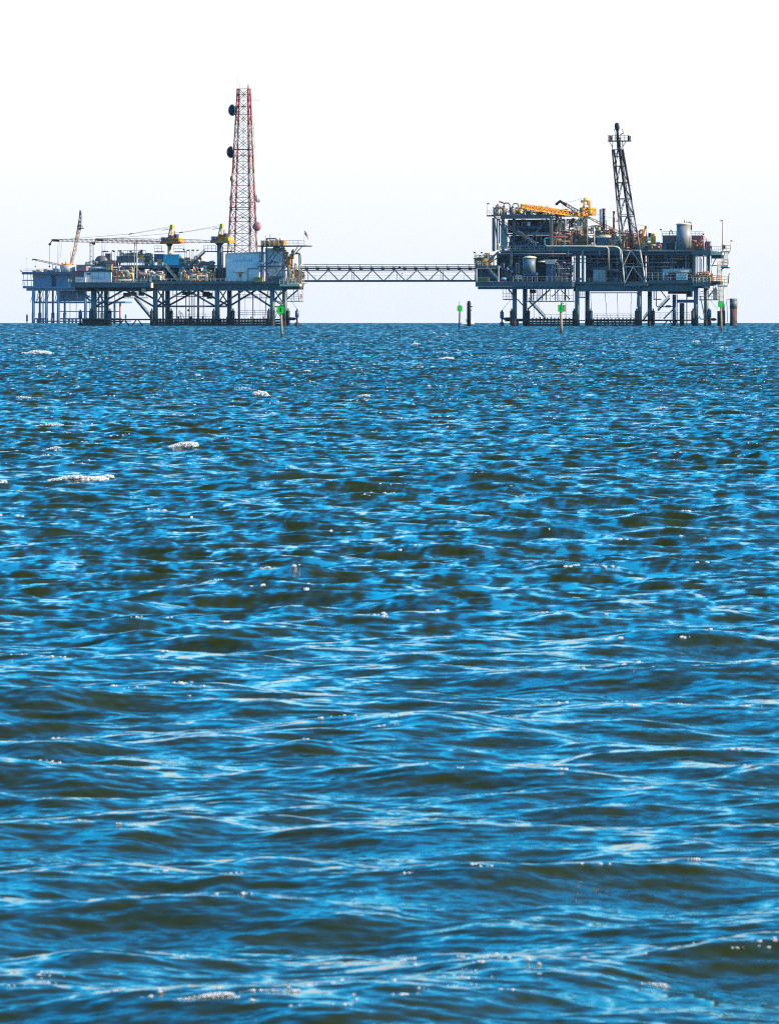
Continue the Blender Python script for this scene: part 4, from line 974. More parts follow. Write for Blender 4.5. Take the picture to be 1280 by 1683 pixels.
# hose loops slung between the middle legs
boxp(T, G, 'hose_beam', 'navy', 969, 480.5, 1047, 482, 2, 2.8); boxp(T, G, 'cable_tray', 'navy', 1000, 472, 1040, 474, 6, 7)
for a, b in ((970, 971), (994, 996), (1013.5, 1014.5), (1037, 1036)): pipe(T, G, 'galv', [(a, 481, 2.4), (a + 0.6, 495, 2.4), (b, 500, 2.4), (b + 0.4, 518, 2.4), (b + 1, 526, 2.4)], 0.8, 'hose')
pipe(T, G, 'steel', [(1046, 481, 2), (1047, 484, 2), (1046, 505, 2)], 1.0, 'hose')
# west and east boat landings
for v in (0.2, RB - 0.5):
    for y in (525, 529.5, 534): beam(T, G, 'landing_beam', 'algae', 866 if v < 5 else 870, y, v, 948, y, v, 2.6, 6); beam(T, G, 'landing_beam', 'algae', 966, y + 1, v, 1050, y + 1, v, 2.6, 6)
for k, x in enumerate(range(868, 946, 6)): boxp(T, G, 'landing_post', 'algae', x, 522 - (k % 3 == 0) * 1.5, x + 1.6, 540, 0, 0.5)
for k, x in enumerate(range(968, 1046, 6)): boxp(T, G, 'landing_post', 'algae', x, 523, x + 1.6, 540, 0, 0.5); 
for a in range(868, 940, 12): beam(T, G, 'landing_strut', 'algae', a, 538, 0.3, a + 8, 526, 0.3, 1.6, 4); beam(T, G, 'landing_strut', 'algae', a + 100, 538, 0.3, a + 92 + 14, 527, 0.3, 1.6, 4)
boxp(T, G, 'landing_grating', 'algae', 866, 526, 946, 527.5, 0.6, RB - 1); boxp(T, G, 'landing_grating', 'algae', 966, 527, 1048, 528.5, 0.6, RB - 1)
beam(T, G, 'landing_beam', 'algae', 830, 526, 4, 860, 526, 4, 5, 8); boxp(T, G, 'landing_post', 'algae', 848, 528, 851, 540, 1, 2)
rail(T, G, 'galv', [(893, 525, 1), (942, 525, 1)], 8, 3, 0.07); rail(T, G, 'galv', [(970, 525, 2), (1046, 525, 2)], 9, 2.6, 0.08, bars=3); rail(T, G, 'galv', [(1074, 525, 3), (1132, 525, 3)], 11, 2.6, 0.08, bars=3)
beam(T, G, 'landing_beam', 'dark', 1054, 526.5, 4, 1140, 526.5, 4, 2.8, 8)
for a, b in ((1096, 1087), (1100, 1107), (1112, 1105)): beam(T, G, 'landing_strut', 'dark', a, 527, 4, b, 539, 4, 2.0, 6)
pipe(T, G, 'navy', [(1074, 474, 5), (1074, 492, 5), (1086, 492, 5)], 1.6, 'riser'); pipe(T, G, 'navy', [(1077.5, 476, 6), (1078, 503, 6), (1081, 504.5, 6), (1098, 504, 6), (1108, 503.5, 6)], 1.5, 'riser')
drum(T, G, 'valve_body', 'navy', 1093, 1102, 503.5, 6, 3.6)
for x, w in ((1108, 5), (1105, 1.4), (1112, 1.6), (1128, 2)): pipe(T, G, 'navy', [(x, 484, 6), (x, 540, 6)], w, 'riser', n=8)
beam(T, G, 'horizontal_brace', 'navy', 1112, 495, 4, 1140, 495, 4, 7, 4)
cyl(T, G, 'fender', 'algae', 1120, 498, 540, 1.5, 8, 12)
for y in (479, 483, 487): beam(T, G, 'horizontal_brace', 'navy', 1150, y, 10, 1158, y, 10, 1.4, 4)
pipe(T, G, 'cream', [(1147, 524, 0), (1149, 520, 0), (1150, 524, 0), (1158, 525, 1)], 1.8, 'hose'); pipe(T, G, 'cream', [(1160, 522, 0), (1162, 510, 0), (1164, 508, 0)], 1.6, 'hose')
for y in (515, 518, 521): beam(T, G, 'rung', 'orange', 1154.5, y, 0, 1158.5, y, 0, 1.2, 4)
dolphin(T, G, 824.5, 509.5, 1.0, 842); dolphin(T, G, 1165, 507, 0.0); pipe(T, G, 'cable', [(824.5, 510, 1), (839, 493, 1)], 0.6, 'mooring_line')
L_ = T.part('link_fender', MB().lathe(G(1167.5, 525, 0), [(0.25, 0), (0.55, 0.5), (0.6, 1.6), (0.25, 2.3)], 10, G.eu), 'dark', smooth=True)
pipe(T, G, 'cable', [(1166, 493, 1), (1178, 507, 1)], 0.6, 'mooring_line')
# east end: white landing, yellow stair towers
boxp(T, G, 'end_deck', 'cream', 1168, 414.2, 1183, 419, -1, 5); boxp(T, G, 'end_deck_girder', 'dark', 1168, 419.2, 1184, 425, -0.6, 5)
rail(T, G, 'cream', [(1169, 414, -1), (1187, 414, -1)], 9, 1, 0.08)
boxp(T, G, 'landing', 'cream', 1184, 412.6, 1199.5, 415, -1, 3); rail(T, G, 'yellow', [(1187, 412.6, -1), (1199.5, 412.6, -1)], 9, 1.6, 0.1); rail(T, G, 'yellow', [(1199.5, 412.6, -1), (1199.5, 412.6, 3)], 9, 1.6, 0.1)
for x in (1189.5, 1196.5): pipe(T, G, 'yellow', [(x, 414, 0), (x - 1.6, 438, 0)], 1.5, 'stair_stringer', n=4)
mb = MB()
for k in range(14): G.box(mb, 1189.6 - k * 0.12, 416 + k * 1.6, 1196.4 - k * 0.12, 416.5 + k * 1.6, -0.1, 0.6)
T.part('tread', mb, 'pale')
boxp(T, G, 'landing', 'cream', 1184, 436, 1196, 438.8, -1, 3); boxp(T, G, 'landing_beam', 'dark', 1184, 439, 1196, 441, -0.8, 2.8); rail(T, G, 'yellow', [(1184, 436, -1), (1196, 436, -1)], 9, 1.6, 0.1)
for x in (1179, 1186.5): pipe(T, G, 'yellow', [(x, 428, 0), (x - 1.6, 462, 0)], 1.5, 'stair_stringer', n=4)
mb = MB()
for k in range(16): G.box(mb, 1179 - k * 0.1, 430 + k * 2, 1186.4 - k * 0.1, 430.6 + k * 2, -0.1, 0.6)
T.part('tread', mb, 'orange')
boxp(T, G, 'landing', 'dark', 1166, 462, 1182, 468, -2, 4); boxp(T, G, 'landing', 'cream', 1178, 469, 1195, 471.4, -1.5, 3)
rail(T, G, 'orange', [(1166, 462, -2), (1182, 462, -2)], 9, 1.2, 0.1, bars=3); rail(T, G, 'yellow', [(1180, 469, -1.5), (1195, 469, -1.5)], 14, 1.4, 0.1, bars=3)
for x in (1182.5, 1189): pipe(T, G, 'yellow', [(x, 470, 0), (x - 1.4, 496, 0)], 1.5, 'stair_stringer', n=4)
mb = MB()
for k in range(11): G.box(mb, 1182.5 - k * 0.13, 473 + k * 2, 1189 - k * 0.13, 473.6 + k * 2, -0.1, 0.6)
T.part('tread', mb, 'pale')
for x0, y0, x1, y1 in ((1168, 440, 1176, 424), (1184, 444, 1192, 438), (1162, 436, 1180, 436.5)): beam(T, G, 'brace', 'navy', x0, y0, 1, x1, y1, 1, 1.8, 4)
boxp(T, G, 'stair_panel', 'pale', 1171, 474, 1178, 492, 4, 4.2); rail(T, G, 'cream', [(1168, 493, 5), (1182, 493, 5)], 16, 1, 0.08, bars=3)
pipe(T, G, 'dark', [(1196, 466, 0), (1197, 452, 0), (1198, 449, 0)], 1.4, 'davit')
for x, y0, h in ((1143, 420, 44), (1148, 422, 42), (1152, 425, 38), (1156, 420, 44), (1161, 420, 44), (1168.5, 416, 48)): pipe(T, G, 'cream' if x > 1155 else 'steel', [(x, y0, -0.4), (x, y0 + h, -0.4)], 1.1, 'stanchion')

# ---- things standing on it, lower level
def lying_vessel(name, label, m, x0, x1, y, v, w, nozz=(0.3, 0.7)):
    T = Thing(name, label, 'vessel', G((x0 + x1) / 2, y + w, v))
    drum(T, G, 'shell', m, x0, x1, y, v, w, 16)
    for f in nozz: cyl(T, G, 'nozzle', m, x0 + (x1 - x0) * f, y - w * 0.9, y - w * 0.3, v, 1.6, 8)
    for f in (0.2, 0.8): boxp(T, G, 'saddle', 'steel', x0 + (x1 - x0) * f - 1, y + w * 0.3, x0 + (x1 - x0) * f + 1, y + w * 0.9, v - 0.6, v + 0.6)
T = Thing('storage_tank', 'blue-grey upright tank on a stand in the shaded lower level, western half', 'tank', G(870, 452, -3))
cyl(T, G, 'shell', 'tankblue', 870, 424, 448, -1.8, 20, 24); T.part('cap', MB().lathe(G(870, 424.4, -1.8), [(2.85, 0), (2.9, 0.25), (2.2, 0.7), (0.3, 1.0)], 24), 'cream', smooth=True)
boxp(T, G, 'stand', 'navy', 859, 448, 881, 452.5, -3.6, 0); 
for x in (861, 869, 878): boxp(T, G, 'leg', 'navy', x, 452.5, x + 1.5, 462.6, -3.4, -3.0)
pipe(T, G, 'steel', [(855, 460, -3), (855, 428, -3), (857, 425, -3), (862, 424, -3)], 1.3); pipe(T, G, 'cream', [(858.5, 450, -3), (860, 424, -3)], 1.0)
T = Thing('hose_rack', 'rack of four white hose ends below the upright blue-grey tank', 'rack', G(851, 462, -4))
for k in range(5): pipe(T, G, 'white', [(846.5 + k * 2.2, 457.5, -4), (848.2 + k * 2.2, 452, -4)], 0.9, 'hose_end')
boxp(T, G, 'bar', 'white', 846, 456.5, 856, 457.8, -4.1, -3.9)
T = Thing('conical_hopper', 'grey hopper with sloping sides beside the upright blue-grey tank', 'hopper', G(903, 450, -1))
T.part('body', MB().prism([G(892, 427, -1.4), G(914, 426, -1.4), G(910, 434, -1.4), G(897, 434, -1.4)], G.ev * 3), 'pale'); pipe(T, G, 'cream', [(884, 430, -2), (894, 430, -2)], 2.4, 'inlet'); boxp(T, G, 'stand', 'navy', 897, 434, 910, 462, -0.8, 1)
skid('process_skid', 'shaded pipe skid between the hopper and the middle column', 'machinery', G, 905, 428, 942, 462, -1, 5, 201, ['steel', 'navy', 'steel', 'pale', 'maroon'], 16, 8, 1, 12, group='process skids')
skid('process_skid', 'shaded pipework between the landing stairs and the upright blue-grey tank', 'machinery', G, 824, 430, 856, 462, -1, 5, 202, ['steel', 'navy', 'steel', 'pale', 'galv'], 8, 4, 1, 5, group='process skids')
T = Thing('ribbed_container', 'grey ribbed container in the shaded middle of the lower level', 'container', G(984, 463, 1))
boxp(T, G, 'body', 'galv', 974.5, 444.5, 994, 463, 0.4, 3.5); boxp(T, G, 'roof', 'pale', 974, 443.6, 994.5, 444.5, 0.2, 3.7)
for k in range(8): boxp(T, G, 'rib', 'galv', 975.2 + 2.4 * k, 445.2, 976.4 + 2.4 * k, 462.6, 0.22, 0.395)
pipe(T, G, 'steel', [(985, 443, 2), (986, 436, 2), (990, 437, 2), (992, 432, 2)], 1.4, 'vent_pipe')
lying_vessel('horizontal_vessel', 'long blue-grey lying vessel above the white sign board', 'pale', 1088, 1136, 445.5, 0.6, 8)
T = Thing('transformer_box', 'two small pale boxes at the western end of the long lying vessel', 'box', G(1093, 454, -0.6))
boxp(T, G, 'body', 'blue', 1088, 448, 1092, 453, -0.7, 0.1); boxp(T, G, 'body', 'blue', 1093.5, 448.5, 1096.5, 452.5, -0.7, 0.1); boxp(T, G, 'base', 'steel', 1087, 453, 1098, 460.6, -0.6, 0)
T = Thing('sign_board', 'pale blue-white sign board with two rows of dark lettering on the lower deck edge', 'sign', G(1119.5, 461, -1.3))
boxp(T, G, 'board', 'white', 1110.4, 449.6, 1128.8, 459.8, -1.5, -1.35)
rd = random.Random(3)
def strokes(T, x0, x1, y0, y1, v, m, n):
    w = (x1 - x0) / n
    for k in range(n):
        mb = MB(); a = x0 + k * w
        G.box(mb, a, y0, a + w * 0.28, y1, v - 0.05, v)
        if k % 3 != 1: G.box(mb, a + w * 0.28, y0, a + w * 0.8, y0 + (y1 - y0) * 0.25, v - 0.05, v)
        if k % 2: G.box(mb, a + w * 0.28, y1 - (y1 - y0) * 0.25, a + w * 0.8, y1, v - 0.05, v)
        T.part('lettering', mb, m)
strokes(T, 1113, 1127.5, 451.2, 453.4, -1.5, 'navy', 10); strokes(T, 1112, 1127.8, 455, 458.6, -1.5, 'navy', 7)
T = Thing('sign_board', 'dull yellow sign board with dark lettering at the western corner, beside the bridge', 'sign', G(794, 463, -4.5))
boxp(T, G, 'board', 'ochre', 784.4, 455.4, 804, 463.4, -4.8, -4.62); strokes(T, 787.5, 801, 457, 458.4, -4.8, 'dark', 8); strokes(T, 786.5, 802, 459.4, 461.4, -4.8, 'dark', 9)
T = Thing('deck_pump', 'light blue pump with red base behind the white corner post', 'pump', G(826, 463, -4))
drum(T, G, 'motor', 'blue', 823, 832, 458.4, -3.6, 5.4); boxp(T, G, 'base', 'red', 820, 461.4, 831, 463.0, -4.2, -3.2)
T = Thing('fire_extinguisher_box', 'red box on the pale column near the western stairs', 'box', G(841, 450, -1))
boxp(T, G, 'body', 'red', 839.9, 443.6, 843.0, 449.6, -1.1, -0.65); boxp(T, G, 'label_plate', 'white', 840.4, 445, 842, 446.6, -1.14, -1.105)
T = Thing('life_raft', 'small white canister hung under the landing, western side', 'canister', G(834, 444, -2)); T.part('shell', MB().lathe(G(832.5, 440, -2), [(0.2, 0), (0.45, 0.2), (0.45, 1.2), (0.2, 1.4)], 10, Vector((0.7, 0, -0.7))), 'white', smooth=True); T.part('strap', MB().tube(G(833, 436, -2), G(834, 441, -2), 0.07), 'dark')
T = Thing('hose_reel', 'dark red hose reel beside the thick middle column', 'reel', G(952, 460, 0)); T.part('drum', MB().lathe(G(952, 458.5, -0.2), [(0.6, 0), (0.6, 0.1), (0.35, 0.12), (0.35, 0.6), (0.6, 0.62), (0.6, 0.7)], 12, G.ev), 'maroon'); T.part('stand', MB().tube(G(952, 463, 0.2), G(952, 458.5, 0.2), 0.12), 'steel')
skid('process_skid', 'orange and tan deck gear on the western landing above the stairs', 'machinery', G, 780, 416, 812, 437, -2, 3, 203, ['orange', 'tan', 'cream', 'rust', 'navy', 'yellow'], 9, 5, 1, 7, lights=2)
skid('process_skid', 'tan manifold on the low eastern corner deck', 'machinery', G, 1138, 446, 1170, 464, -2, 4, 204, ['tan', 'cream', 'orange', 'steel', 'rust'], 12, 6, 1, 9, group='process skids')
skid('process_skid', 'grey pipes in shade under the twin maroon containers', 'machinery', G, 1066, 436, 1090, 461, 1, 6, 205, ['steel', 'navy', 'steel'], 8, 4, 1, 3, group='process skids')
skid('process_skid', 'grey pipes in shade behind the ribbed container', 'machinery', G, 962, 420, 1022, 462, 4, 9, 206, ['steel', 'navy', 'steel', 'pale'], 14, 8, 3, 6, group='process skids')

# ---- upper level: the western module
T = Thing('compressor_module', 'tall open steel frame module with crossing stairs at the western end of the upper deck', 'steel frame', G(856, 412, 6))
for x, v in ((810.5, -0.5), (905, -0.5), (826, RB - 2), (906, RB - 2), (844, 3)): boxp(T, G, 'column', 'steel', x - 2.2, 358, x + 2.2, 413, v - 0.4, v + 0.4)
boxp(T, G, 'top_deck', 'steel', 808, 352.6, 907, 354.4, -0.8, RB - 1.6); boxp(T, G, 'top_girder', 'steel', 822, 354.4, 905, 359.8, -0.6, -0.2)
boxp(T, G, 'mid_girder', 'steel', 866, 382.6, 903, 386, -0.5, 0); boxp(T, G, 'mid_deck', 'dark', 830, 384, 903, 386, 2, RB - 2.4)
beam(T, G, 'brace', 'steel', 898.5, 360, 0, 866, 402, 0, 3.2, 6); beam(T, G, 'brace', 'steel', 820, 366, 0, 850, 410, 0, 2.4, 6); beam(T, G, 'brace', 'navy', 812, 358, 5, 818, 405, 5, 2, 6)
boxp(T, G, 'landing', 'dark', 799.5, 353.6, 812, 355.8, -2, 1); rail(T, G, 'pale', [(800, 353.6, -2), (810, 353.6, -2)], 8, 1, 0.07)
s1 = stairs(T, G, 'steel', 811, 355, 848, 383, -1.6, 1.1, 'rust', 2.0); s2 = stairs(T, G, 'steel', 850, 382, 880, 403, -1.6, 1.1, 'galv', 2.0)
boxp(T, G, 'landing', 'steel', 845, 382.5, 858, 384.5, -1.8, 0.2)
boxp(T, G, 'plant_wall', 'pale', 822.5, 372, 833, 409, 6.5, 7); boxp(T, G, 'plant_wall', 'dark', 834, 361, 902, 383, 12, 12.3); boxp(T, G, 'plant_wall', 'dark', 838, 387, 904, 411, 11, 11.3)  # the dark walls stand in for the module's shaded inside
boxp(T, G, 'plant_wall', 'steel', 857, 372, 866, 405, 5, 5.4)
for x in (815.5, 819): boxp(T, G, 'louvre_post', 'navy', x, 360, x + 1.8, 400, 8, 8.4)
lamp(T, G, 799.8, 334.5, 354, -1, 1); rail(T, G, 'galv', [(856, 352.6, 4), (906, 352.6, 4)], 6, 2, 0.07)
boxp(T, G, 'white_panel', 'wall', 866.2, 364.6, 871, 371.2, 3, 3.2)
def gooseneck(label, xa, xb, ytop, y0, y1, v):
    T = Thing('vessel', label, 'vessel', G(xa, 353, v))
    cyl(T, G, 'shell', 'steel', xa, y0, 353, v, 9.5, 16, dome=0.8)
    pipe(T, G, 'dark', [(xa, y0 + 1, v), (xa, ytop + 3.5, v), (xa + 1.6, ytop + 0.8, v), (xa + 4, ytop, v), (xb - 4, ytop, v), (xb - 1.6, ytop + 0.8, v), (xb, ytop + 3.5, v), (xb, y1, v)], 2.0, 'swan_neck', n=8)
    T.part('flange', MB().lathe(G(xa, ytop + 7, v), [(0.6, 0), (0.6, 0.5)], 10), 'dark')
gooseneck('grey vessel with a black swan-neck pipe, the western one of two on the module roof', 827.5, 837.5, 333.6, 341, 350, 2)
gooseneck('grey vessel with a black swan-neck pipe, close to the yellow boom head', 842, 852, 334.6, 343, 350, 2)
skid('process_skid', 'upright pipes and fittings along the western edge of the module roof', 'machinery', G, 811, 336, 824, 353.4, 0, 5, 210, ['rust', 'tan', 'dark', 'maroon', 'cream'], 7, 2, 0, 4, frame=False)
skid('process_skid', 'cream posts and fittings beside the swan-neck pipes', 'machinery', G, 832, 341, 862, 353.4, 3, 8, 211, ['cream', 'steel', 'pale', 'rust', 'yellow'], 9, 4, 2, 6, frame=False)
skid('process_skid', 'rust and white machinery on the module roof below the yellow boom', 'machinery', G, 862, 341, 906, 353.4, 2, 9, 212, WARM, 14, 6, 2, 8, frame=False, lights=4)
skid('process_skid', 'dark pipework in the upper storey of the western module', 'machinery', G, 836, 361, 902, 383, 3, 10, 213, ['steel', 'navy', 'dark', 'steel', 'rust', 'pale'], 16, 8, 3, 12, frame=False)
skid('process_skid', 'dark pipework in the lower storey of the western module', 'machinery', G, 832, 388, 903, 411, 2, 10, 214, ['steel', 'navy', 'dark', 'steel', 'maroon', 'white'], 16, 8, 3, 12, frame=False)
T = flag(819.5, 329.5, 353, 1, 'red flag streaming from a pole on the module roof', ['red'], 9.0, 2.4, sag=0.9)
T = Thing('standing_drum', 'yellow drum at the western edge of the upper deck', 'drum', G(817, 411, -0.5)); cyl(T, G, 'body', 'yellow', 817, 401, 411, -0.4, 3.4, 12, dome=0.6); boxp(T, G, 'frame', 'cream', 819.5, 404, 821.6, 411, -0.8, 0)

# ---- cranes of this rig
T = Thing('tower_crane_head', 'large yellow pedestal crane with a tall gantry and a bright yellow lattice boom', 'crane', G(962, 385, 6), 'deck cranes')
cyl(T, G, 'pedestal', 'tan', 960.5, 357, 385, 6, 9, 16); cyl(T, G, 'slew_ring', 'orange', 960.5, 354, 357.2, 6, 9, 16, w2=14)
C = Frame(960.5, G(960.5, 354, 6).y, R(-24)); C.X0 = G(960.5, 354, 6).x
boxp(T, C, 'machinery_deck', 'orange', 949, 349.6, 979, 354.2, -1.6, 1.6)
for x0, x1, vv in ((956.5, 959.5, -1), (969.5, 967, -1), (957, 960, 1), (970, 967.5, 1)): beam(T, C, 'gantry_leg', 'yellow' if x0 > 960 else 'tan', x0, 353, vv, x1, 330, vv, 4.0, 4)
for y in (334, 340, 346): 
    beam(T, C, 'gantry_bar', 'yellow', 957.6, y + 3, -1, 969.2, y, -1, 2.2, 4); beam(T, C, 'gantry_bar', 'orange', 957.6, y - 1, -1, 969.2, y + 4, -1, 2.0, 4)
boxp(T, C, 'gantry_head', 'yellow', 958, 329, 969, 333, -1.2, 1.2); T.part('sheave', MB().lathe(C(963, 328, -0.5), [(0.7, 0), (0.7, 1)], 10, C.ev), 'yellow'); boxp(T, C, 'white_plate', 'cream', 961, 331.5, 965, 336, -1.4, -1.22)
boxp(T, C, 'engine_house', 'yellow', 970, 341, 979, 349.5, -1.4, 1.4); boxp(T, C, 'winch_house', 'orange', 955, 341, 969, 349.5, -0.8, 1)
boxp(T, C, 'ladder_frame', 'pale', 970.2, 326.5, 973, 335, -1, -0.8); rail(T, C, 'yellow', [(970, 351.6, -1.6), (979, 351.6, -1.6)], 8, 1.4, 0.08)
bb = boom(T, G, G(856, 338.4, -7), G(957, 354, 5), 'yellow', 5.0, 7.4, 2.2, 30, 0.22)
T.part('boom_filler', MB().tube(G(860, 339.6, -6.5), G(915, 347.6, 0), 0.5, n=6), 'yellow', bb)  # tube added inside the lattice so the boom reads solid yellow
T.part('boom_tip', MB().path([G(857, 337, -7), G(853, 345, -7), G(857, 351, -7)], 0.45, 6), 'cream', bb)
T = Thing('auxiliary_crane', 'rust-coloured crane boom with a dark bent tip, rising beside the large yellow crane', 'crane', G(958, 354, 9), 'deck cranes')
b2 = boom(T, G, G(921, 331.4, 8), G(957, 352.6, 8), 'rust', 2.6, 4.6, 1.4, 16, 0.1)
T.part('jib_tip', MB().path([G(914.4, 335, 8), G(920, 330.6, 8), G(930, 336.6, 8)], 0.5, 6), 'dark', b2); T.part('tip_sheave', MB().lathe(G(914, 335.4, 7.6), [(0.55, 0), (0.55, 0.8)], 10, G.ev), 'dark', b2)
for x, y in ((924, 356), (926, 353), (929, 343)): T.part('fall_line', MB().tube(G(x, 334, 8), G(x - 0.2, y, 8), 0.05, n=3), 'cable', b2)
for vv in (7.6, 8.4): T.part('pendant_line', MB().tube(G(929, 333.4, vv), G(961, 325.5, vv), 0.06, n=3), 'cable'); T.part('pendant_line', MB().tube(G(932, 337, vv), G(957, 347, vv), 0.05, n=3), 'cable')
boxp(T, G, 'counterweight', 'rust', 955, 350.5, 960, 354.5, 7.8, 9.2)
T = Thing('pedestal_crane', 'small orange pedestal crane right of the leaning flare tower', 'crane', G(1062, 412, 4), 'deck cranes')
cyl(T, G, 'pedestal', 'rust', 1060, 403, 412, 4, 9, 14); boxp(T, G, 'machinery_deck', 'orange', 1050, 398.5, 1075, 402.6, 2.4, 5.6)
for x0, x1, vv in ((1055, 1059.5, 3.2), (1062.5, 1060.5, 3.2), (1055, 1059.5, 4.8), (1062.5, 1060.5, 4.8)): beam(T, G, 'gantry_leg', 'orange', x0, 399, vv, x1, 373, 4, 2.4, 4)
boxp(T, G, 'gantry_head', 'orange', 1058.4, 371, 1062, 376, 3.6, 4.4); boxp(T, G, 'engine_house', 'yellow', 1069, 384, 1075, 398.4, 2.8, 5.2); boxp(T, G, 'engine', 'dark', 1064.5, 383, 1068.8, 391, 2.6, 5); boxp(T, G, 'tank', 'white', 1062.5, 391.5, 1069, 396, 2.3, 4); boxp(T, G, 'winch', 'orange', 1055, 388, 1062, 398.4, 2.9, 5)
b3 = boom(T, G, G(966, 357, 7), G(1052, 400, 5), 'orange', 2.2, 4.0, 1.2, 24, 0.08)
for vv in (3.7, 4.3): T.part('pendant_line', MB().tube(G(1059.5, 372, vv), G(978, 351.5, vv + 3), 0.06, n=3), 'cable')
rail(T, G, 'yellow', [(1064, 398.5, 2.3), (1076, 398.5, 2.3)], 8, 1.6, 0.09)

# ---- upper level: the plant in the middle
T = Thing('equipment_box', 'blue-grey equipment housing on the upper deck east of the crane column', 'housing', G(985, 405, 3))
boxp(T, G, 'body', 'girder', 940, 388, 962, 405, 2, 6); boxp(T, G, 'body', 'girder', 980, 392, 1008, 405, 1.2, 5); boxp(T, G, 'top_plate', 'steel', 979, 390.6, 1009, 392, 1, 5.2)
for y in (378, 382, 386): boxp(T, G, 'louvre', 'maroon', 981, y, 1007, y + 2, 3, 6)
for nm, x0, y0, x1, y1, v0, v1, sd_, nv, nh, nves, nval, lab, msk in (
    ('process_skid', 906, 352, 928, 404, 3, 10, 301, 22, 10, 2, 14, 'tall tan and rust pipe tower east of the western module', 'maroon'),
    ('process_skid', 926, 372, 956, 404, 2, 9, 302, 18, 10, 3, 14, 'crowded rust and cream pipework below the yellow crane', 'steel'),
    ('process_skid', 944, 384, 978, 404, 1, 6, 303, 14, 8, 3, 10, 'cream vessels and pipes at the foot of the yellow crane column', None),
    ('process_skid', 976, 376, 1014, 404, 2, 9, 304, 18, 12, 3, 14, 'maroon and rust pipe rack below the twin exhaust stacks', 'maroon'),
    ('process_skid', 1006, 382, 1034, 411, 2, 8, 305, 16, 8, 2, 10, 'orange and tan fittings around the foot of the shorter stack', None),
    ('process_skid', 1022, 376, 1056, 411, 6, 12, 306, 16, 8, 2, 10, 'pipes behind the lattice of the leaning flare tower', 'steel'),
    ('process_skid', 1040, 398, 1090, 411, 2, 8, 307, 12, 6, 2, 8, 'low rust and grey deck machinery below the small orange crane', 'maroon'),
    ('process_skid', 930, 358, 958, 374, 6, 10, 308, 8, 5, 1, 5, 'thin pipes with a yellow cap west of the yellow crane column', None),
    ('process_skid', 964, 370, 986, 384, 4, 9, 309, 9, 5, 2, 5, 'white and rust fittings between the crane column and the tall stack', None),
    ('process_skid', 906, 378, 940, 404, -0.4, 3, 311, 16, 8, 1, 16, 'rust and tan valve manifold just above the cream main pipe', None),
    ('process_skid', 1000, 390, 1030, 411, -0.4, 2, 312, 14, 6, 1, 12, 'cream and orange valves west of the flare tower legs', None),
    ('process_skid', 1064, 402, 1086, 411, -0.4, 2, 313, 10, 4, 1, 8, 'small tan fittings along the rail east of the flare tower', None),
    ('process_skid', 912, 344, 944, 356, 4, 9, 314, 10, 5, 1, 8, 'rust fittings under the rust-coloured crane boom', None),
    ('process_skid', 1136, 396, 1166, 412, -1, 4, 310, 10, 3, 1, 5, 'tan posts in front of the eastern maroon container', None)):
    skid(nm, lab, 'machinery', G, x0, y0, x1, y1, v0, v1, sd_, ['tan', 'rust', 'cream', 'orange', 'tan', 'pale', 'cream', 'maroon', 'rust', 'steel'], nv, nh, nves, nval, mass=msk, group='process skids')
for xs_, lab in (((938, 941, 946, 948), 'west of the yellow crane'), ((950, 953, 955), 'close to the yellow crane column')):
    for i_, x in enumerate(xs_): lamp(Thing('floodlight_mast', ORD[i_] + ' dark floodlight mast from the west in the row ' + lab, 'floodlight', G(x, 374, 7), 'floodlight masts ' + lab), G, x, 362.5, 374, 7, 1)
T = Thing('yellow_beacon', 'small round yellow float on a rail west of the yellow crane', 'float', G(943, 368, 6)); T.part('body', MB().ball(G(943.5, 363.5, 6), 0.55), 'yellow', smooth=True); T.part('stand', MB().tube(G(943.5, 374, 6), G(943.5, 364, 6), 0.1), 'steel')
def stack(x0, w, y0, y1, v, label, m, sleeve=False):
    T = Thing('exhaust_stack', label, 'exhaust stack', G(x0, y1, v), 'exhaust stacks')
    cyl(T, G, 'flue', m, x0, y0, y1, v, w, 14); cyl(T, G, 'cap', 'dark', x0, y0 - 0.4, y0 + 1.6, v, w * 1.18, 14); cyl(T, G, 'collar', 'dark', x0, y0 + 15, y0 + 17, v, w * 1.15, 14)
    if sleeve: cyl(T, G, 'insulated_flue', 'wall', x0 - w * 1.05, y0 + 0.5, y1, v + 0.8, w * 0.75, 12)
stack(991.5, 5.0, 343, 378, 5, 'taller dark exhaust stack with a white flue beside it', 'dark', True)
stack(1008.3, 3.6, 347.5, 376, 5, 'slimmer dark purple exhaust stack near the leaning flare tower', 'maroon')
T = Thing('vent_pipe', 'thin grey hooked vent pipe between the two dark stacks', 'pipe', G(996, 378, 5)); pipe(T, G, 'pale', [(996, 378, 5), (996, 363, 5), (995, 362, 5), (994.6, 363.5, 5)], 1.0)

# ---- flare tower
T = Thing('flare_tower', 'dark lattice flare tower leaning west with a railed platform and burner near its tip', 'tower', G(1043, 466, 0))
FBs = [G(1025.5, 466, -1.6), G(1060.5, 466, -1.6), G(1061, 460, 6.5), G(1030, 460, 6.5)]
FTs = [G(1005.6, 246, 2.0), G(1023.4, 246, 2.0), G(1021.6, 246, 4.2), G(1009, 246, 4.2)]
lattice(T, FBs, FTs, 8, 'dark', 0.32, 0.2, False, lambda t: 'galv' if t < 0.3 else 'steel' if t < 0.58 else 'dark', 1.0)  # lit lower part put into the colour: pale low down, dark above
c0 = G(1048, 466, 2.2); c1 = G(1015, 226, 3); c2 = G(1014, 213, 3)
T.part('flare_pipe', MB().tube(c0, c1, 0.42, n=10), 'dark', smooth=True)
for dx, v in ((3.2, 1.6), (-2.6, 3.2)): T.part('pilot_line', MB().tube(c0 + G.eu * dx * P, c1 + G.eu * dx * P * 0.8, 0.16, n=6), 'rust')
mb = MB()
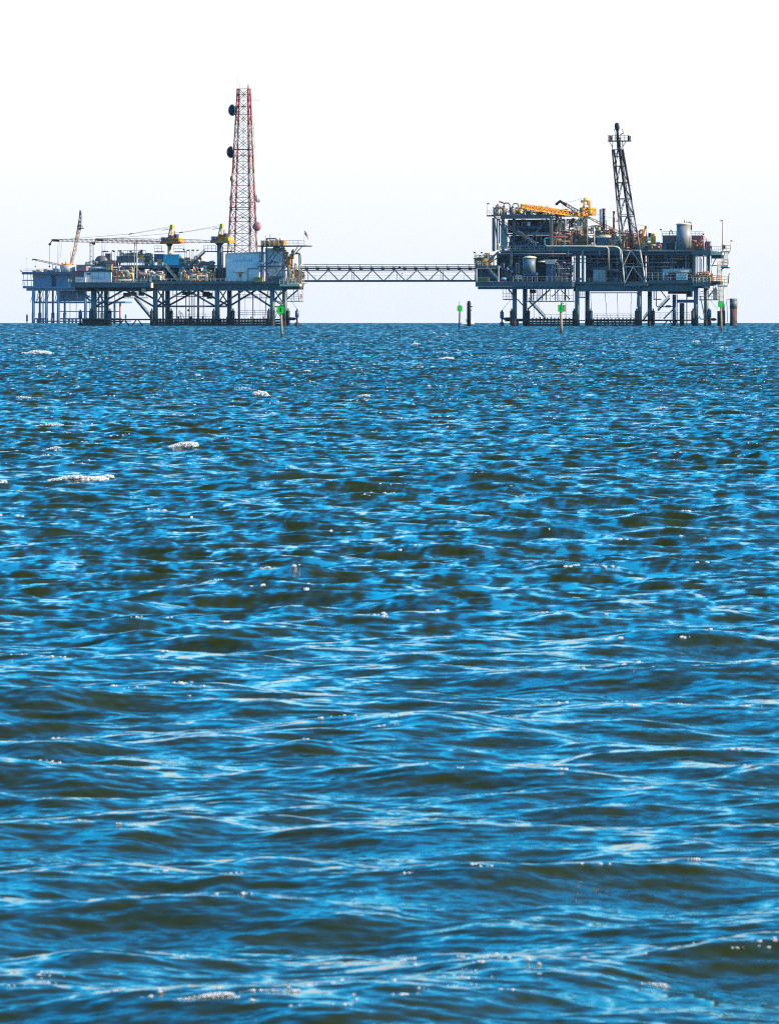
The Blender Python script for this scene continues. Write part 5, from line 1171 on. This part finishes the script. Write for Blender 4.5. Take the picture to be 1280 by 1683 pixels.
for a in (-0.35, 0.35): mb.tube(c0 + G.eu * (1.3 + a), c1 + G.eu * (1.1 + a), 0.06, n=4)
for k in range(80): q = c0.lerp(c1, k / 80); mb.tube(q + G.eu * 0.9, q + G.eu * 1.7, 0.04, n=3)
T.part('ladder', mb, 'galv')
boxp(T, G, 'platform', 'dark', 998, 231, 1033, 232.6, 1, 5.4); 
for a, b in (((999, 231, 1), (1032.5, 231, 1)), ((999, 231, 5.4), (1032.5, 231, 5.4)), ((999, 231, 1), (999, 231, 5.4)), ((1032.5, 231, 1), (1032.5, 231, 5.4))): rail(T, G, 'dark', [a, b], 8.6, 1.6, 0.11)
for x in (1001, 1031.5): boxp(T, G, 'screen', 'dark', x - 0.8, 223, x + 0.8, 231, 1.0, 5.4)
for x0, x1 in ((1000.5, 1006), (1028.5, 1022)): beam(T, G, 'knee_brace', 'dark', x0, 232, 1.6, x1, 242, 2.4, 1.2, 4)
for x in (1006, 1014, 1023): beam(T, G, 'post', 'dark', x, 246, 2.4, x + (0.4 if x < 1010 else -0.6), 232, 2.4, 1.6, 4)
for k, yy in enumerate((246, 252, 258)): beam(T, G, 'strut', 'dark', 1005.8 + k * 0.5, yy, 2, 1023.5 + k, yy, 2, 1.2, 4)
T.part('flare_tip', MB().lathe(c1 - Vector((0, 0, 0.5)), [(0.55, 0), (0.6, 1.5), (0.45, 3.0), (0.95, 4.0), (1.0, 5.2), (0.8, 6.2), (0.35, 6.5)], 14, (c2 - c1)), 'black', smooth=True)
pipe(T, G, 'dark', [(1019, 228, 3), (1019.5, 221, 3), (1023.5, 219, 3), (1022, 211.5, 3)], 1.6, 'pilot_burner'); pipe(T, G, 'dark', [(1011, 231, 3), (1010, 218, 3), (1009, 212, 3)], 0.9, 'pilot_burner')
for y, x0, x1 in ((257, 1012, 1025), (305, 1015, 1022), (305, 1034, 1037), (338, 1020, 1026)): beam(T, G, 'bracket', 'dark', x0, y, 2.4, x1, y, 2.4, 1.0, 4)
boxp(T, G, 'base_frame', 'girder', 1024, 464.5, 1063.5, 470.4, -2.4, -1.7); boxp(T, G, 'base_frame', 'girder', 1062, 464.5, 1063.6, 470.2, -1.6, 6)
boxp(T, G, 'lamp_arm', 'dark', 1011.5, 362.4, 1017.5, 364.2, 1.4, 2.0)

# ---- eastern deck: tank and containers
T = Thing('storage_tank', 'tall pale upright tank standing on the eastern end of the upper deck', 'tank', G(1123.5, 411, 3))
cyl(T, G, 'shell', 'tankgrey', 1123.5, 369, 411, 3, 24.5, 40); T.part('roof', MB().lathe(G(1123.5, 369.4, 3), [(3.3, 0), (3.35, 0.3), (2.2, 0.6), (0.3, 0.8)], 40), 'cream', smooth=True)
T.part('base_ring', MB().lathe(G(1123.5, 411, 3), [(3.2, 0), (3.2, 0.35)], 40), 'girder'); cyl(T, G, 'relief_valve', 'tan', 1124.4, 361, 367, 3, 2.2, 8, dome=0.8); cyl(T, G, 'relief_valve', 'dark', 1128, 363.5, 367, 3, 1.3, 8)
pipe(T, G, 'dark', [(1130, 367, 2.4), (1132, 365, 2.4), (1135, 366.5, 2.4), (1136, 370, 2.4), (1135.8, 378, 2.4)], 1.4, 'vent_pipe')
def container(label, x0, x1, y0, y1, v0, v1):
    T = Thing('clad_container', label, 'container', G((x0 + x1) / 2, y1, v0), 'maroon containers')
    boxp(T, G, 'body', 'maroon', x0, y0, x1, y1, v0, v1); n = int((x1 - x0) / 2.4)
    for k in range(n): boxp(T, G, 'rib', 'maroon', x0 + k * 2.4 + 0.3, y0 + 0.6, x0 + k * 2.4 + 1.4, y1 - 0.3, v0 - 0.16, v0 - 0.005)
    boxp(T, G, 'roof_edge', 'cream', x0 - 0.3, y0 - 1.4, x1 + 0.3, y0, v0 - 0.25, v1)
    rail(T, G, 'galv', [(x0, y0 - 1.4, v0), (x1, y0 - 1.4, v0)], 6, 1.5, 0.08)
container('maroon ribbed container on the upper deck, west of the tall pale tank', 1088, 1111, 388, 411, 6, 10)
container('maroon ribbed container on the upper deck, east of the tall pale tank', 1136, 1155, 388, 411, 10, 14)
T = Thing('deck_box', 'dark blue-grey box before the western maroon container', 'box', G(1090, 411, 2)); boxp(T, G, 'body', 'navy', 1085, 400, 1095, 411, 1, 3); boxp(T, G, 'lid', 'steel', 1084.6, 399, 1095.4, 400, 0.8, 3.2)
T = Thing('deck_box', 'dark grey box with a sunlit orange end, close to the tall pale tank', 'box', G(1104, 411, 2)); boxp(T, G, 'body', 'dark', 1100, 399.5, 1109, 411, 1.2, 3.2); boxp(T, G, 'sunlit_end', 'cream', 1109.2, 398, 1110.4, 410, 1, 1.4)  # cream post painted in for the sunlit end
T = Thing('floodlight_mast', 'dark floodlight on a short mast at the corner of the western maroon container', 'light', G(1086, 388, 6)); lamp(T, G, 1087, 377, 390, 5.6, -1, 'pale')
T = Thing('swan_vent', 'dark bent vent pipe over the roof of the western maroon container', 'pipe', G(1102, 388, 6)); pipe(T, G, 'dark', [(1099.5, 386, 6), (1100, 380, 6), (1101.5, 378.2, 6), (1103.5, 379.5, 6), (1104, 384.5, 6)], 1.5)
T = Thing('deck_cabinet', 'maroon cabinet with twin grey pipes at the eastern corner of the upper deck', 'cabinet', G(1162, 412, 0)); boxp(T, G, 'body', 'maroon', 1159, 398, 1166, 412, -0.6, 1.4); boxp(T, G, 'lid', 'dark', 1158.5, 397, 1166.5, 398, -0.8, 1.6)
for x in (1160, 1163): pipe(T, G, 'pale', [(x, 397, 0.4), (x, 391, 0.4)], 1.2, 'vent_pipe')
T = Thing('floodlight_mast', 'dark floodlight on a mast at the eastern maroon container', 'light', G(1157, 411, 2)); lamp(T, G, 1157, 385, 411, 2, -1, 'cream')
T = Thing('light_mast', 'tall thin mast with a small lamp at the eastern end of the upper deck', 'mast', G(1186.5, 414, 1))
T.part('pole', MB().tube(G(1186.5, 414, 1), G(1186.5, 363, 1), 0.2, 0.13, n=6), 'maroon'); T.part('lamp', MB().boxv(G(1182.8, 363.4, 1), G.eu * 1.0, G.ev * 0.4, Vector((0, 0, 0.35))), 'dark'); boxp(T, G, 'locker', 'red', 1185.4, 402, 1188.4, 411, 0.6, 1.2); boxp(T, G, 'locker', 'dark', 1188.6, 403, 1191, 409, 0.6, 1.2)
T = flag(1199.6, 394, 412, 1, 'tiny red flag on a thin pole at the far eastern stair landing', ['red'], 3.0, 1.8, sag=0.3)
T = Thing('deck_bollard', 'short dark upright fitting with a rounded head at the eastern end of the upper deck', 'fitting', G(1168, 414, -0.6))
T.part('post', MB().lathe(G(1168, 414, -0.6), [(0.3, 0), (0.22, 0.15), (0.2, 1.3), (0.3, 1.4), (0.42, 1.9), (0.34, 2.4), (0.1, 2.6)], 10), 'dark', smooth=True)
T = Thing('hydrant', 'small reddish upright fitting by the railing of the western module', 'fitting', G(835.5, 411, 0.6))
T.part('post', MB().lathe(G(835.5, 411.2, 0.5), [(0.35, 0), (0.2, 0.12), (0.2, 1.0), (0.32, 1.1), (0.34, 1.5), (0.15, 1.75)], 10), 'red', smooth=True); T.part('outlet', MB().tube(G(835.5, 407, 0.5), G(838, 407, 0.5), 0.14, n=8), 'red')

# ------------------------------------------------------------------ piles beside the rigs
T = Thing('mooring_pile', 'thick rusty steel pile standing alone east of the platforms', 'pile', G(1205, 536, 0), 'mooring piles')
cyl(T, G, 'shaft', 'pilerust', 1204.7, 507, 546, 0, 11.6, 24); cyl(T, G, 'sleeve', 'steel', 1204.7, 490.6, 507.2, 0, 12.2, 24); T.part('tide_band', MB().tube(G(1204.7, 546, 0), G(1204.7, 528, 0), 6.0 * P, n=24), 'algae', smooth=True)
for y in (494, 503): cyl(T, G, 'band', 'dark', 1204.7, y, y + 1, 0, 12.6, 24)
pipe(T, G, 'steel', [(1199, 492.5, 0), (1193.5, 492.8, 0), (1193, 496, 0), (1194, 503, 0), (1195, 530, 0)], 0.9, 'chain')
T = Thing('mooring_pile', 'dark steel pile with a red and white upper band, beside the eastern stair tower', 'pile', G(1184, 536, 0), 'mooring piles')
cyl(T, G, 'shaft', 'algae', 1184.5, 511, 546, 0, 13, 24); cyl(T, G, 'band', 'red', 1187, 510, 516, -0.3, 6.6, 16); cyl(T, G, 'cap', 'pale', 1187, 500, 510, -0.3, 6.2, 16)
D2 = Frame(770, 2450, R(15))
T = Thing('mooring_pile', 'black steel pile standing alone between the two platforms', 'pile', D2(770.3, 536.6, 0), 'mooring piles')
T.part('shaft', MB().lathe(D2(770.4, 548, 0), [(0.78, 0), (0.75, 11.2), (0.72, 11.3), (0.72, 11.7), (0.5, 11.75), (0.5, 12.2), (0.3, 12.3)], 18), 'black', smooth=True)
for y in (504, 510.4): T.part('bracket', MB().tube(D2(773, y, 0), D2(776 - (y - 504) * 0.2, y, 0), 0.2), 'dark')

# ------------------------------------------------------------------ channel markers
def marker(px, D, y_board0, y_board1, wb, pxw, lean, label, num=None, solar=False, side=False, lantern=False, pm='wood'):
    Fm = Frame(px, D, R(6)); k = D / F
    zw = -drop(0, D)
    base = Vector(((px + lean - 640) / F * D, D, zw))
    T = Thing('channel_marker', label, 'channel marker', base, 'green channel markers')
    r = pxw * k / 2; top = Fm(px, y_board0 - 0.5, 0)
    T.part('pile', MB().tube(base - Vector((0, 0, 1.5)), top, r, r * 0.92, 14), pm, smooth=True)
    d = (top - base).normalized()
    T.part('tide_band', MB().tube(base - Vector((0, 0, 1.5)), base + d * (5.5 * k), r * 1.06, n=14), 'algae', smooth=True)
    f = T.part('dayboard', Fm.box(MB(), px - wb / 2, y_board0, px + wb / 2, y_board1, -r - 0.08, -r - 0.03), 'green')
    fr = MB()
    e = wb * 0.05
    for (a, b_, c, d_) in ((px - wb / 2, y_board0, px + wb / 2, y_board0 + e), (px - wb / 2, y_board1 - e, px + wb / 2, y_board1), (px - wb / 2, y_board0 + e, px - wb / 2 + e, y_board1 - e), (px + wb / 2 - e, y_board0 + e, px + wb / 2, y_board1 - e)): Fm.box(fr, a, b_, c, d_, -r - 0.1, -r - 0.081)
    T.part('border', fr, M['green_dark'], f)
    if num: 
        text_part(T, Fm, num, px - wb * 0.09, y_board0 + wb * 0.24, px + wb * 0.07, y_board1 - wb * 0.24, -r - 0.10, 'algae', f, 'number')
    if side:
        x = px + wb / 2 + 0.4; T.part('dayboard', MB().boxv(Fm(x, y_board1, -r), Fm.eu * (wb * 0.22 * k) , Fm.ev * (wb * k), Vector((0, 0, (y_board1 - y_board0) * k))), 'maroon', label='edge-on side board')
    if solar:
        a = Fm(px - 3.5, y_board0 - 7.5, 0); b = Fm(px + 4.5, y_board0 - 1.5, 0)
        n = (b - a).cross(Fm.ev).normalized()
        s = T.part('solar_panel', MB().boxv(a - Fm.ev * 0.35, b - a, Fm.ev * 0.7, n * 0.07), 'black'); T.part('panel_frame', MB().boxv(a - Fm.ev * 0.37 - n * 0.09, b - a, Fm.ev * 0.74, n * 0.085), 'white', s)
        T.part('panel_post', MB().tube(top, (a + b) / 2, 0.05, n=5), 'dark', s)
        T.part('lantern', MB().lathe(Fm(px + 0.5, y_board0, 0), [(0.12, 0), (0.14, 0.15), (0.1, 0.3), (0.04, 0.36)], 10), 'pale', smooth=True)
    if lantern:
        T.part('lantern', MB().lathe(Fm(px, y_board0, 0), [(0.2, 0), (0.2, 0.3), (0.12, 0.32), (0.14, 0.6), (0.08, 0.95)], 10), 'pale', smooth=True); T.part('light_head', MB().lathe(Fm(px, y_board0 - 4.2, 0), [(0.1, 0), (0.14, 0.2), (0.05, 0.42)], 10), 'maroon', smooth=True)
        mb = MB()
        for dx in (1.9, 3.2): mb.tube(Fm(px + dx, y_board1, 0), Fm(px + dx - 0.6, y_board1 + 12, 0), 0.03, n=4)
        T.part('ladder', mb, 'galv')
    return T
M['green_dark'] = mat('dark_green_border', (0.003, 0.10, 0.02), 0.5)
marker(461.5, 985, 502.5, 515.5, 12.6, 4.2, 2.6, 'green square channel marker on a timber pile in front of the long low platform', '1', solar=True)
marker(921.3, 1220, 501.2, 512.2, 9.4, 4.6, 1.0, 'green square channel marker with a brownish side board, in front of the flare platform', '1', solar=True, side=True)
marker(755.2, 1610, 502.5, 511.5, 8.0, 2.4, -0.8, 'small green square channel marker with a lantern on top, beside the lone black pile', None, lantern=True, pm='algae')
marker(1183.8, 1400, 495.4, 504.6, 9.6, 3.2, 1.2, 'green square channel marker standing before the red-banded pile at the eastern stairs', None)

# small boat on the horizon
Bt = Frame(768, 3600, R(80))
bc = Vector(((768 - 640) / F * 3600, 3600, -drop(0, 3600)))
T = Thing('motor_boat', 'small white motor boat far off, half hidden behind the lone black pile', 'boat', bc)
L = 7.5
hull = []
mb = MB()
ax = Vector((1, 0.3, 0)).normalized(); ay = Vector((-0.3, 1, 0)).normalized()
secs = [(-1.0, 0.9, 1.0), (-0.4, 1.0, 1.05), (0.3, 0.95, 1.15), (0.75, 0.55, 1.35), (1.0, 0.05, 1.6)]
prev = None
for s, hw, h in secs:
    i = len(mb.v); c = bc + ax * (s * L / 2)
    mb.v += [c + ay * 1.25 * hw + Vector((0, 0, h)), c + ay * 1.0 * hw + Vector((0, 0, 0.1)), c + Vector((0, 0, -0.3)), c - ay * 1.0 * hw + Vector((0, 0, 0.1)), c - ay * 1.25 * hw + Vector((0, 0, h))]
    if prev is not None:
        for j in range(4): mb.f.append((prev + j, prev + j + 1, i + j + 1, i + j))
        mb.f.append((prev + 4, prev, i, i + 4))
    else: mb.f.append((i, i + 1, i + 2, i + 3, i + 4))
    prev = i
T.part('hull', mb, 'white', smooth=False)
T.part('wheelhouse', MB().boxv(bc + ax * -0.6 - ay * 0.9 + Vector((0, 0, 1.0)), ax * 2.6, ay * 1.8, Vector((0, 0, 1.7))), 'white'); T.part('window', MB().boxv(bc + ax * -0.2 - ay * 0.96 + Vector((0, 0, 1.8)), ax * 1.9, ay * 0.05, Vector((0, 0, 0.6))), 'glass')
T.part('roof', MB().boxv(bc + ax * -0.9 - ay * 1.1 + Vector((0, 0, 2.7)), ax * 3.2, ay * 2.2, Vector((0, 0, 0.15))), 'white'); T.part('mast', MB().tube(bc + Vector((0, 0, 2.8)), bc + Vector((0, 0, 4.6)), 0.08), 'red')
T.part('stripe', MB().boxv(bc + ax * 0.8 - ay * 1.14 + Vector((0, 0, 0.6)), ax * 1.4, ay * 0.05, Vector((0, 0, 0.35))), 'red')
# ------------------------------------------------------------------ the distant rig
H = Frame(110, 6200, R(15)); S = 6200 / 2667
M['farhaze'] = mat('haze_blue_paint', (0.045, 0.155, 0.24), 0.6, var=0.25, scale=0.1)  # haze painted in: both rig colours carry the blue of distance
M['fardark'] = mat('haze_dark_blue_paint', (0.012, 0.065, 0.12), 0.6, var=0.25, scale=0.1)
P0 = P; P = P * S
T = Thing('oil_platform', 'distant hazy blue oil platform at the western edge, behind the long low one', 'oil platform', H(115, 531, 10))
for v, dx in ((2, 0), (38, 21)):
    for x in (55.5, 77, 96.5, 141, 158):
        o = cyl(T, H, 'leg', 'farhaze', x + dx * 0.5, 472, 540, v, 4.6 if v < 9 else 3.4, 10)
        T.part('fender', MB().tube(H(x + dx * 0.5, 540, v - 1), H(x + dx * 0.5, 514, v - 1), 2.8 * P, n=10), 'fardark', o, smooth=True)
boxp(T, H, 'lower_deck', 'farhaze', 38, 471, 165, 474, 0, 40); boxp(T, H, 'lower_girder', 'farhaze', 44, 474, 165, 478, 2, 4)
boxp(T, H, 'upper_deck', 'fardark', 36.5, 447, 142, 451, 0, 40); boxp(T, H, 'hung_deck', 'farhaze', 56, 495.5, 206, 498.5, 8, 30)
boxp(T, H, 'plant_wall', 'farhaze', 55, 451, 84, 471, 3, 5); boxp(T, H, 'plant_wall', 'farhaze', 93, 448, 140, 471, 6, 8); boxp(T, H, 'plant_wall', 'fardark', 84, 451, 94, 471, 12, 14)
boxp(T, H, 'plant_wall', 'farhaze', 94, 478, 140, 495, 14, 16); boxp(T, H, 'plant_wall', 'maroon', 54, 452.5, 74, 456, 2.4, 2.9)
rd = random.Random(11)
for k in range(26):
    x = rd.uniform(56, 140); beam(T, H, 'brace', 'farhaze', x, 478, 10, x + rd.uniform(-9, 9), 496, 10, 1.3, 4)
for k in range(10): x = rd.uniform(60, 200); pipe(T, H, 'farhaze', [(x, 497, 12), (x, 530, 12)], 0.9, 'riser')
for x0, x1 in ((57, 77), (98, 140), (141, 200)): beam(T, H, 'horizontal_brace', 'farhaze', x0, 524, 4, x1, 524, 4, 2.4, 6); beam(T, H, 'horizontal_brace', 'farhaze', x0, 512 if x0 > 60 else 524, 20, x1, 512 if x0 > 60 else 524, 20, 1.4, 6)
for x in (61, 66, 70, 84, 104, 112, 118, 124, 131, 148, 152, 170, 186): boxp(T, H, 'landing_post', 'farhaze', x, 523, x + 2.2, 540, 6, 8)
boxp(T, H, 'landing_grating', 'farhaze', 60, 527, 200, 529, 5, 36)
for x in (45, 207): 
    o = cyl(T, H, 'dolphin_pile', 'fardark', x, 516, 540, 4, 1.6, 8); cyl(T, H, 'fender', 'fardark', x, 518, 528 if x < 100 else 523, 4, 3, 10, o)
for x in (189, 198): cyl(T, H, 'leg', 'maroon' if x > 190 else 'farhaze', x, 498, 540, 12, 3, 10)
boxp(T, H, 'walkway', 'farhaze', 37, 460, 56, 461.6, 2, 8); boxp(T, H, 'walkway', 'farhaze', 38, 470, 56, 472, 2, 8)
for x in (38, 44, 50): beam(T, H, 'hanger', 'farhaze', x + 1, 448, 4, x + 2.4, 470, 4, 1.1, 4)
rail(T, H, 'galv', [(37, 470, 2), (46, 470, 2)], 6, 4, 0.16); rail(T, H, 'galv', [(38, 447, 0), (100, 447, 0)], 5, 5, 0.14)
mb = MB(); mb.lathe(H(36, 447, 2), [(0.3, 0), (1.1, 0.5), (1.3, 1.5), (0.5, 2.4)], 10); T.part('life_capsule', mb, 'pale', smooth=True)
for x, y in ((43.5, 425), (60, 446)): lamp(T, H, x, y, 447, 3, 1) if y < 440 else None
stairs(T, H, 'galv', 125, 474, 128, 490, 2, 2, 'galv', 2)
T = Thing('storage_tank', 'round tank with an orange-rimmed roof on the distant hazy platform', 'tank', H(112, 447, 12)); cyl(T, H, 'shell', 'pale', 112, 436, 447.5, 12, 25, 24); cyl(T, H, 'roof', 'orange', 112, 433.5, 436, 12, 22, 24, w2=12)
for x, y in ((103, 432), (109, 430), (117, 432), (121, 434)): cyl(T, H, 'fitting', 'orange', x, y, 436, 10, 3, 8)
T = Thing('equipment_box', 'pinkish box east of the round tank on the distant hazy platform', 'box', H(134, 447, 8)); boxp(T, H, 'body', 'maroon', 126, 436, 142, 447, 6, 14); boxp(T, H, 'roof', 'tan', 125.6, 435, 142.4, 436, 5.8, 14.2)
T = Thing('equipment_box', 'dark posts and box at the middle of the distant hazy platform', 'box', H(91, 447, 4)); boxp(T, H, 'body', 'farhaze', 87, 441, 94, 450, 2, 6); pipe(T, H, 'fardark', [(87.5, 447, 3), (87.5, 434, 3)], 1.2, 'post'); pipe(T, H, 'fardark', [(92.5, 447, 3), (92.5, 437, 3)], 2.2, 'post')
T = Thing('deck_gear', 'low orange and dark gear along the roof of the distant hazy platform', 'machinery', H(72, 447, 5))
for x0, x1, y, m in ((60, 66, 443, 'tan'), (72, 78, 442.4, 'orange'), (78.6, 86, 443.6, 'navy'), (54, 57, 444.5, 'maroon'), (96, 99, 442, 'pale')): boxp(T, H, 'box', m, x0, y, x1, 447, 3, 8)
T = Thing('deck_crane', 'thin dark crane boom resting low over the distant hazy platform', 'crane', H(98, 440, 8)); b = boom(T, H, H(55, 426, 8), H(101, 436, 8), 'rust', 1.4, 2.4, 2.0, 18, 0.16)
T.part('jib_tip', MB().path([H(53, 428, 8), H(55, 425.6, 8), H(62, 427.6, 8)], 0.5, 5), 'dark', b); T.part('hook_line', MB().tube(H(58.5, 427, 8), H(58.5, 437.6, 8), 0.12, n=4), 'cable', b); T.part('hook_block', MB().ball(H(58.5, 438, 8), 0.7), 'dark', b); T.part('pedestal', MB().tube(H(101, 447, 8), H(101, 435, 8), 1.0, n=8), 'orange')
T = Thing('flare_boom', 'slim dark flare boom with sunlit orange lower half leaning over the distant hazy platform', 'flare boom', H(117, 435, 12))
boom(T, H, H(131.6, 376, 12), H(117.4, 434, 12), 'tan', 3.0, 3.8, 1.8, 16, 0.2)  # sunlight on the lower half is put into its tan colour
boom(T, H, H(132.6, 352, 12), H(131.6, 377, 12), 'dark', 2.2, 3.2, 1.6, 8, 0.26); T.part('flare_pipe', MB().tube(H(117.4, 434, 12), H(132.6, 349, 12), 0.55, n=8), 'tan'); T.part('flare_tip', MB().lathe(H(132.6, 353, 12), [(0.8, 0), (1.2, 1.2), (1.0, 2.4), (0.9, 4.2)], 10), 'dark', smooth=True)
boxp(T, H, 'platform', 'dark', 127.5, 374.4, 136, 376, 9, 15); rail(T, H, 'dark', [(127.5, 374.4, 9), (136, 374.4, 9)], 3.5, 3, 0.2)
pipe(T, H, 'galv', [(116, 430, 10), (116.5, 415, 10), (118.5, 413, 10)], 0.7, 'hose'); pipe(T, H, 'galv', [(125, 418, 10), (127, 408, 10), (124, 398, 10)], 0.6, 'hose')
P = P0
# ------------------------------------------------------------------ foam: breaking crests and white flecks standing for sun glints
def blob_mesh(name, pts, m):
    """pts: (x, y, z, radius) of little lumps, joined into one mesh"""
    a = (1 + 5 ** 0.5) / 2
    iv = np.array([(-1, a, 0), (1, a, 0), (-1, -a, 0), (1, -a, 0), (0, -1, a), (0, 1, a), (0, -1, -a), (0, 1, -a), (a, 0, -1), (a, 0, 1), (-a, 0, -1), (-a, 0, 1)], dtype=np.float32) / math.sqrt(1 + a * a)
    fi = np.array([(0, 11, 5), (0, 5, 1), (0, 1, 7), (0, 7, 10), (0, 10, 11), (1, 5, 9), (5, 11, 4), (11, 10, 2), (10, 7, 6), (7, 1, 8), (3, 9, 4), (3, 4, 2), (3, 2, 6), (3, 6, 8), (3, 8, 9), (4, 9, 5), (2, 4, 11), (6, 2, 10), (8, 6, 7), (9, 8, 1)])
    pts = np.array(pts, dtype=np.float32); n = len(pts)
    sc = (rngf.uniform(0.7, 1.5, (n, 1, 3)) * np.array([1.5, 1.2, 0.8])).astype(np.float32)
    v = (iv[None] * sc * pts[:, None, 3:4] + pts[:, None, :3]).reshape(-1, 3)
    f = (fi[None] + 12 * np.arange(n)[:, None, None]).reshape(-1, 3)
    me = bpy.data.meshes.new(name); me.from_pydata(v.tolist(), [], f.tolist()); me.materials.append(m)
    o = bpy.data.objects.new(name, me); COL.objects.link(o); return tag(o, kind='stuff')
rngf = np.random.default_rng(5)
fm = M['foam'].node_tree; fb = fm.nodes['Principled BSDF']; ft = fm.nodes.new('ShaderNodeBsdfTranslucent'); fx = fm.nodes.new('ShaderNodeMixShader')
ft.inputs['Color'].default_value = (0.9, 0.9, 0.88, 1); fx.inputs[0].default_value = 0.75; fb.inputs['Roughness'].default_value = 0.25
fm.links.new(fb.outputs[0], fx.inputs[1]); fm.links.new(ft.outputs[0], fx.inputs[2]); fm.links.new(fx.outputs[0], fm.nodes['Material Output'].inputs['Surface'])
def surf(X, Y):
    X = np.asarray(X, dtype=np.float32); Y = np.asarray(Y, dtype=np.float32)
    d = np.full_like(X, 0.05)
    dx, dy, dz, _, _ = waves(X, Y, d); return X + dx, Y + dy, dz - (X * X + Y * Y) / (2 * RE)
pts = []
for px, py, wp, hp, dens in ((62, 580, 42, 8, 1.0), (428, 647, 24, 10, 1.0), (300, 732, 46, 10, 1.0), (126, 794, 92, 11, 1.2), (173, 790, 26, 8, 1.0), (4, 792, 18, 7, 0.8), (733, 590, 24, 4, 0.8),
                             (597, 650, 22, 5, 0.35), (82, 696, 46, 5, 0.35), (78, 745, 44, 5, 0.4), (1086, 670, 18, 4, 0.3), (40, 652, 22, 4, 0.3), (680, 565, 12, 3, 0.8), (1142, 562, 12, 3, 0.6),
                             (330, 1673, 100, 9, 0.2), (430, 1664, 80, 6, 0.08), (1092, 1652, 44, 8, 0.14), (505, 610, 10, 3, 0.6)):
    t, q = ray(px, py); D = -CAM_H / q; k = D / F                       # metres per pixel there
    # nearest crest to that spot
    ys = np.linspace(D - 0.06 * D, D + 0.03 * D, 160); _, _, z = surf(t * ys, ys); s = CAM_H + q * ys - z
    j = int(np.argmin(np.where(np.abs(s) < 0.09, -z, 9))) if np.any(np.abs(s) < 0.09) else int(np.argmin(np.abs(s))); Y0 = ys[j]; k = Y0 / F
    n = int(1000 * dens * max(1, wp * hp / 300))
    u = rngf.uniform(-0.5, 0.5, n) ; u = np.where(rngf.random(n) < 0.35, u, np.abs(u) - 0.05 + rngf.normal(0, 0.05, n)); e = rngf.normal(0, 0.3, n)
    keep = np.sin(u * wp * 0.9 + px) * np.sin(e * 9 + u * wp * 0.5) > -0.55; u, e = u[keep], e[keep]; n = len(u)
    X = Y0 * t + u * wp * k + e * hp * k * 0.5; Y = Y0 - np.abs(e) * hp * k * 1.5 + u * wp * k * 0.25
    x, y, z = surf(X, Y); prof = np.sqrt(np.clip(1 - (1.7 * u) ** 2, 0.02, 1)) * (0.45 + 0.55 * (u + 0.5))
    z = z + rngf.uniform(0, 1, n) * hp * k * prof * 0.75
    r = rngf.uniform(0.35, 1.0, n) ** 1.1 * k * np.clip(hp * 0.11, 0.6, 1.2)
    big = rngf.random(n) < (0.10 if dens > 0.5 else 0.03); r = np.where(big, k * hp * 0.2, r); z = np.where(big, z - k * hp * 0.06, z)
    pts += list(zip(x, y, z, r))
blob_mesh('breaking_foam', pts, M['foam'])
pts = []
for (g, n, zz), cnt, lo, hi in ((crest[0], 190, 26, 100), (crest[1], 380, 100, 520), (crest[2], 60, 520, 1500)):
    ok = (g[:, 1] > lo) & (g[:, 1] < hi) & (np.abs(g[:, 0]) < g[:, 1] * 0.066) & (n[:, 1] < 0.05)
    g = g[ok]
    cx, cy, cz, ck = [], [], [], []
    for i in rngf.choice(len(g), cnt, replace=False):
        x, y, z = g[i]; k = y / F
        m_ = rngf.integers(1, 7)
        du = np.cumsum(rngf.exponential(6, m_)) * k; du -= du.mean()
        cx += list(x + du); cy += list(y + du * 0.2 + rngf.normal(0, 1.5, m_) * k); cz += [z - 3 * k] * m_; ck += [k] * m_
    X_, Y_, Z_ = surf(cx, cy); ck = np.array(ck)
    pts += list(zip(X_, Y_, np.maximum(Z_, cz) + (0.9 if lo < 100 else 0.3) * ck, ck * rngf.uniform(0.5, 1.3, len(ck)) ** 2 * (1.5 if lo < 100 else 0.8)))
blob_mesh('glint_fleck', pts, M['foam'])  # white lumps on the crests, put in as sun glints
# ------------------------------------------------------------------ haze
def make_haze(density, col):
    bm = bmesh.new()
    x0, x1, y0, y1, z0, z1 = -9000, 9000, -60, 12500, -22, 118
    bmesh.ops.create_cube(bm, size=1.0)
    for v in bm.verts:
        v.co = (x0 if v.co.x < 0 else x1, y0 if v.co.y < 0 else y1, z0 if v.co.z < 0 else z1)
    me = bpy.data.meshes.new('haze'); bm.to_mesh(me); bm.free()
    o = bpy.data.objects.new('haze', me); COL.objects.link(o); tag(o, kind='stuff')
    m = bpy.data.materials.new('haze_air'); m.use_nodes = True; t = m.node_tree; t.nodes.clear()
    v = t.nodes.new('ShaderNodeVolumePrincipled'); v.inputs['Density'].default_value = density
    v.inputs['Color'].default_value = (*col, 1); v.inputs['Anisotropy'].default_value = 0.0
    out = t.nodes.new('ShaderNodeOutputMaterial'); t.links.new(v.outputs[0], out.inputs['Volume'])
    me.materials.append(m)
make_haze(0.75e-5, (0.5, 0.75, 1.0))
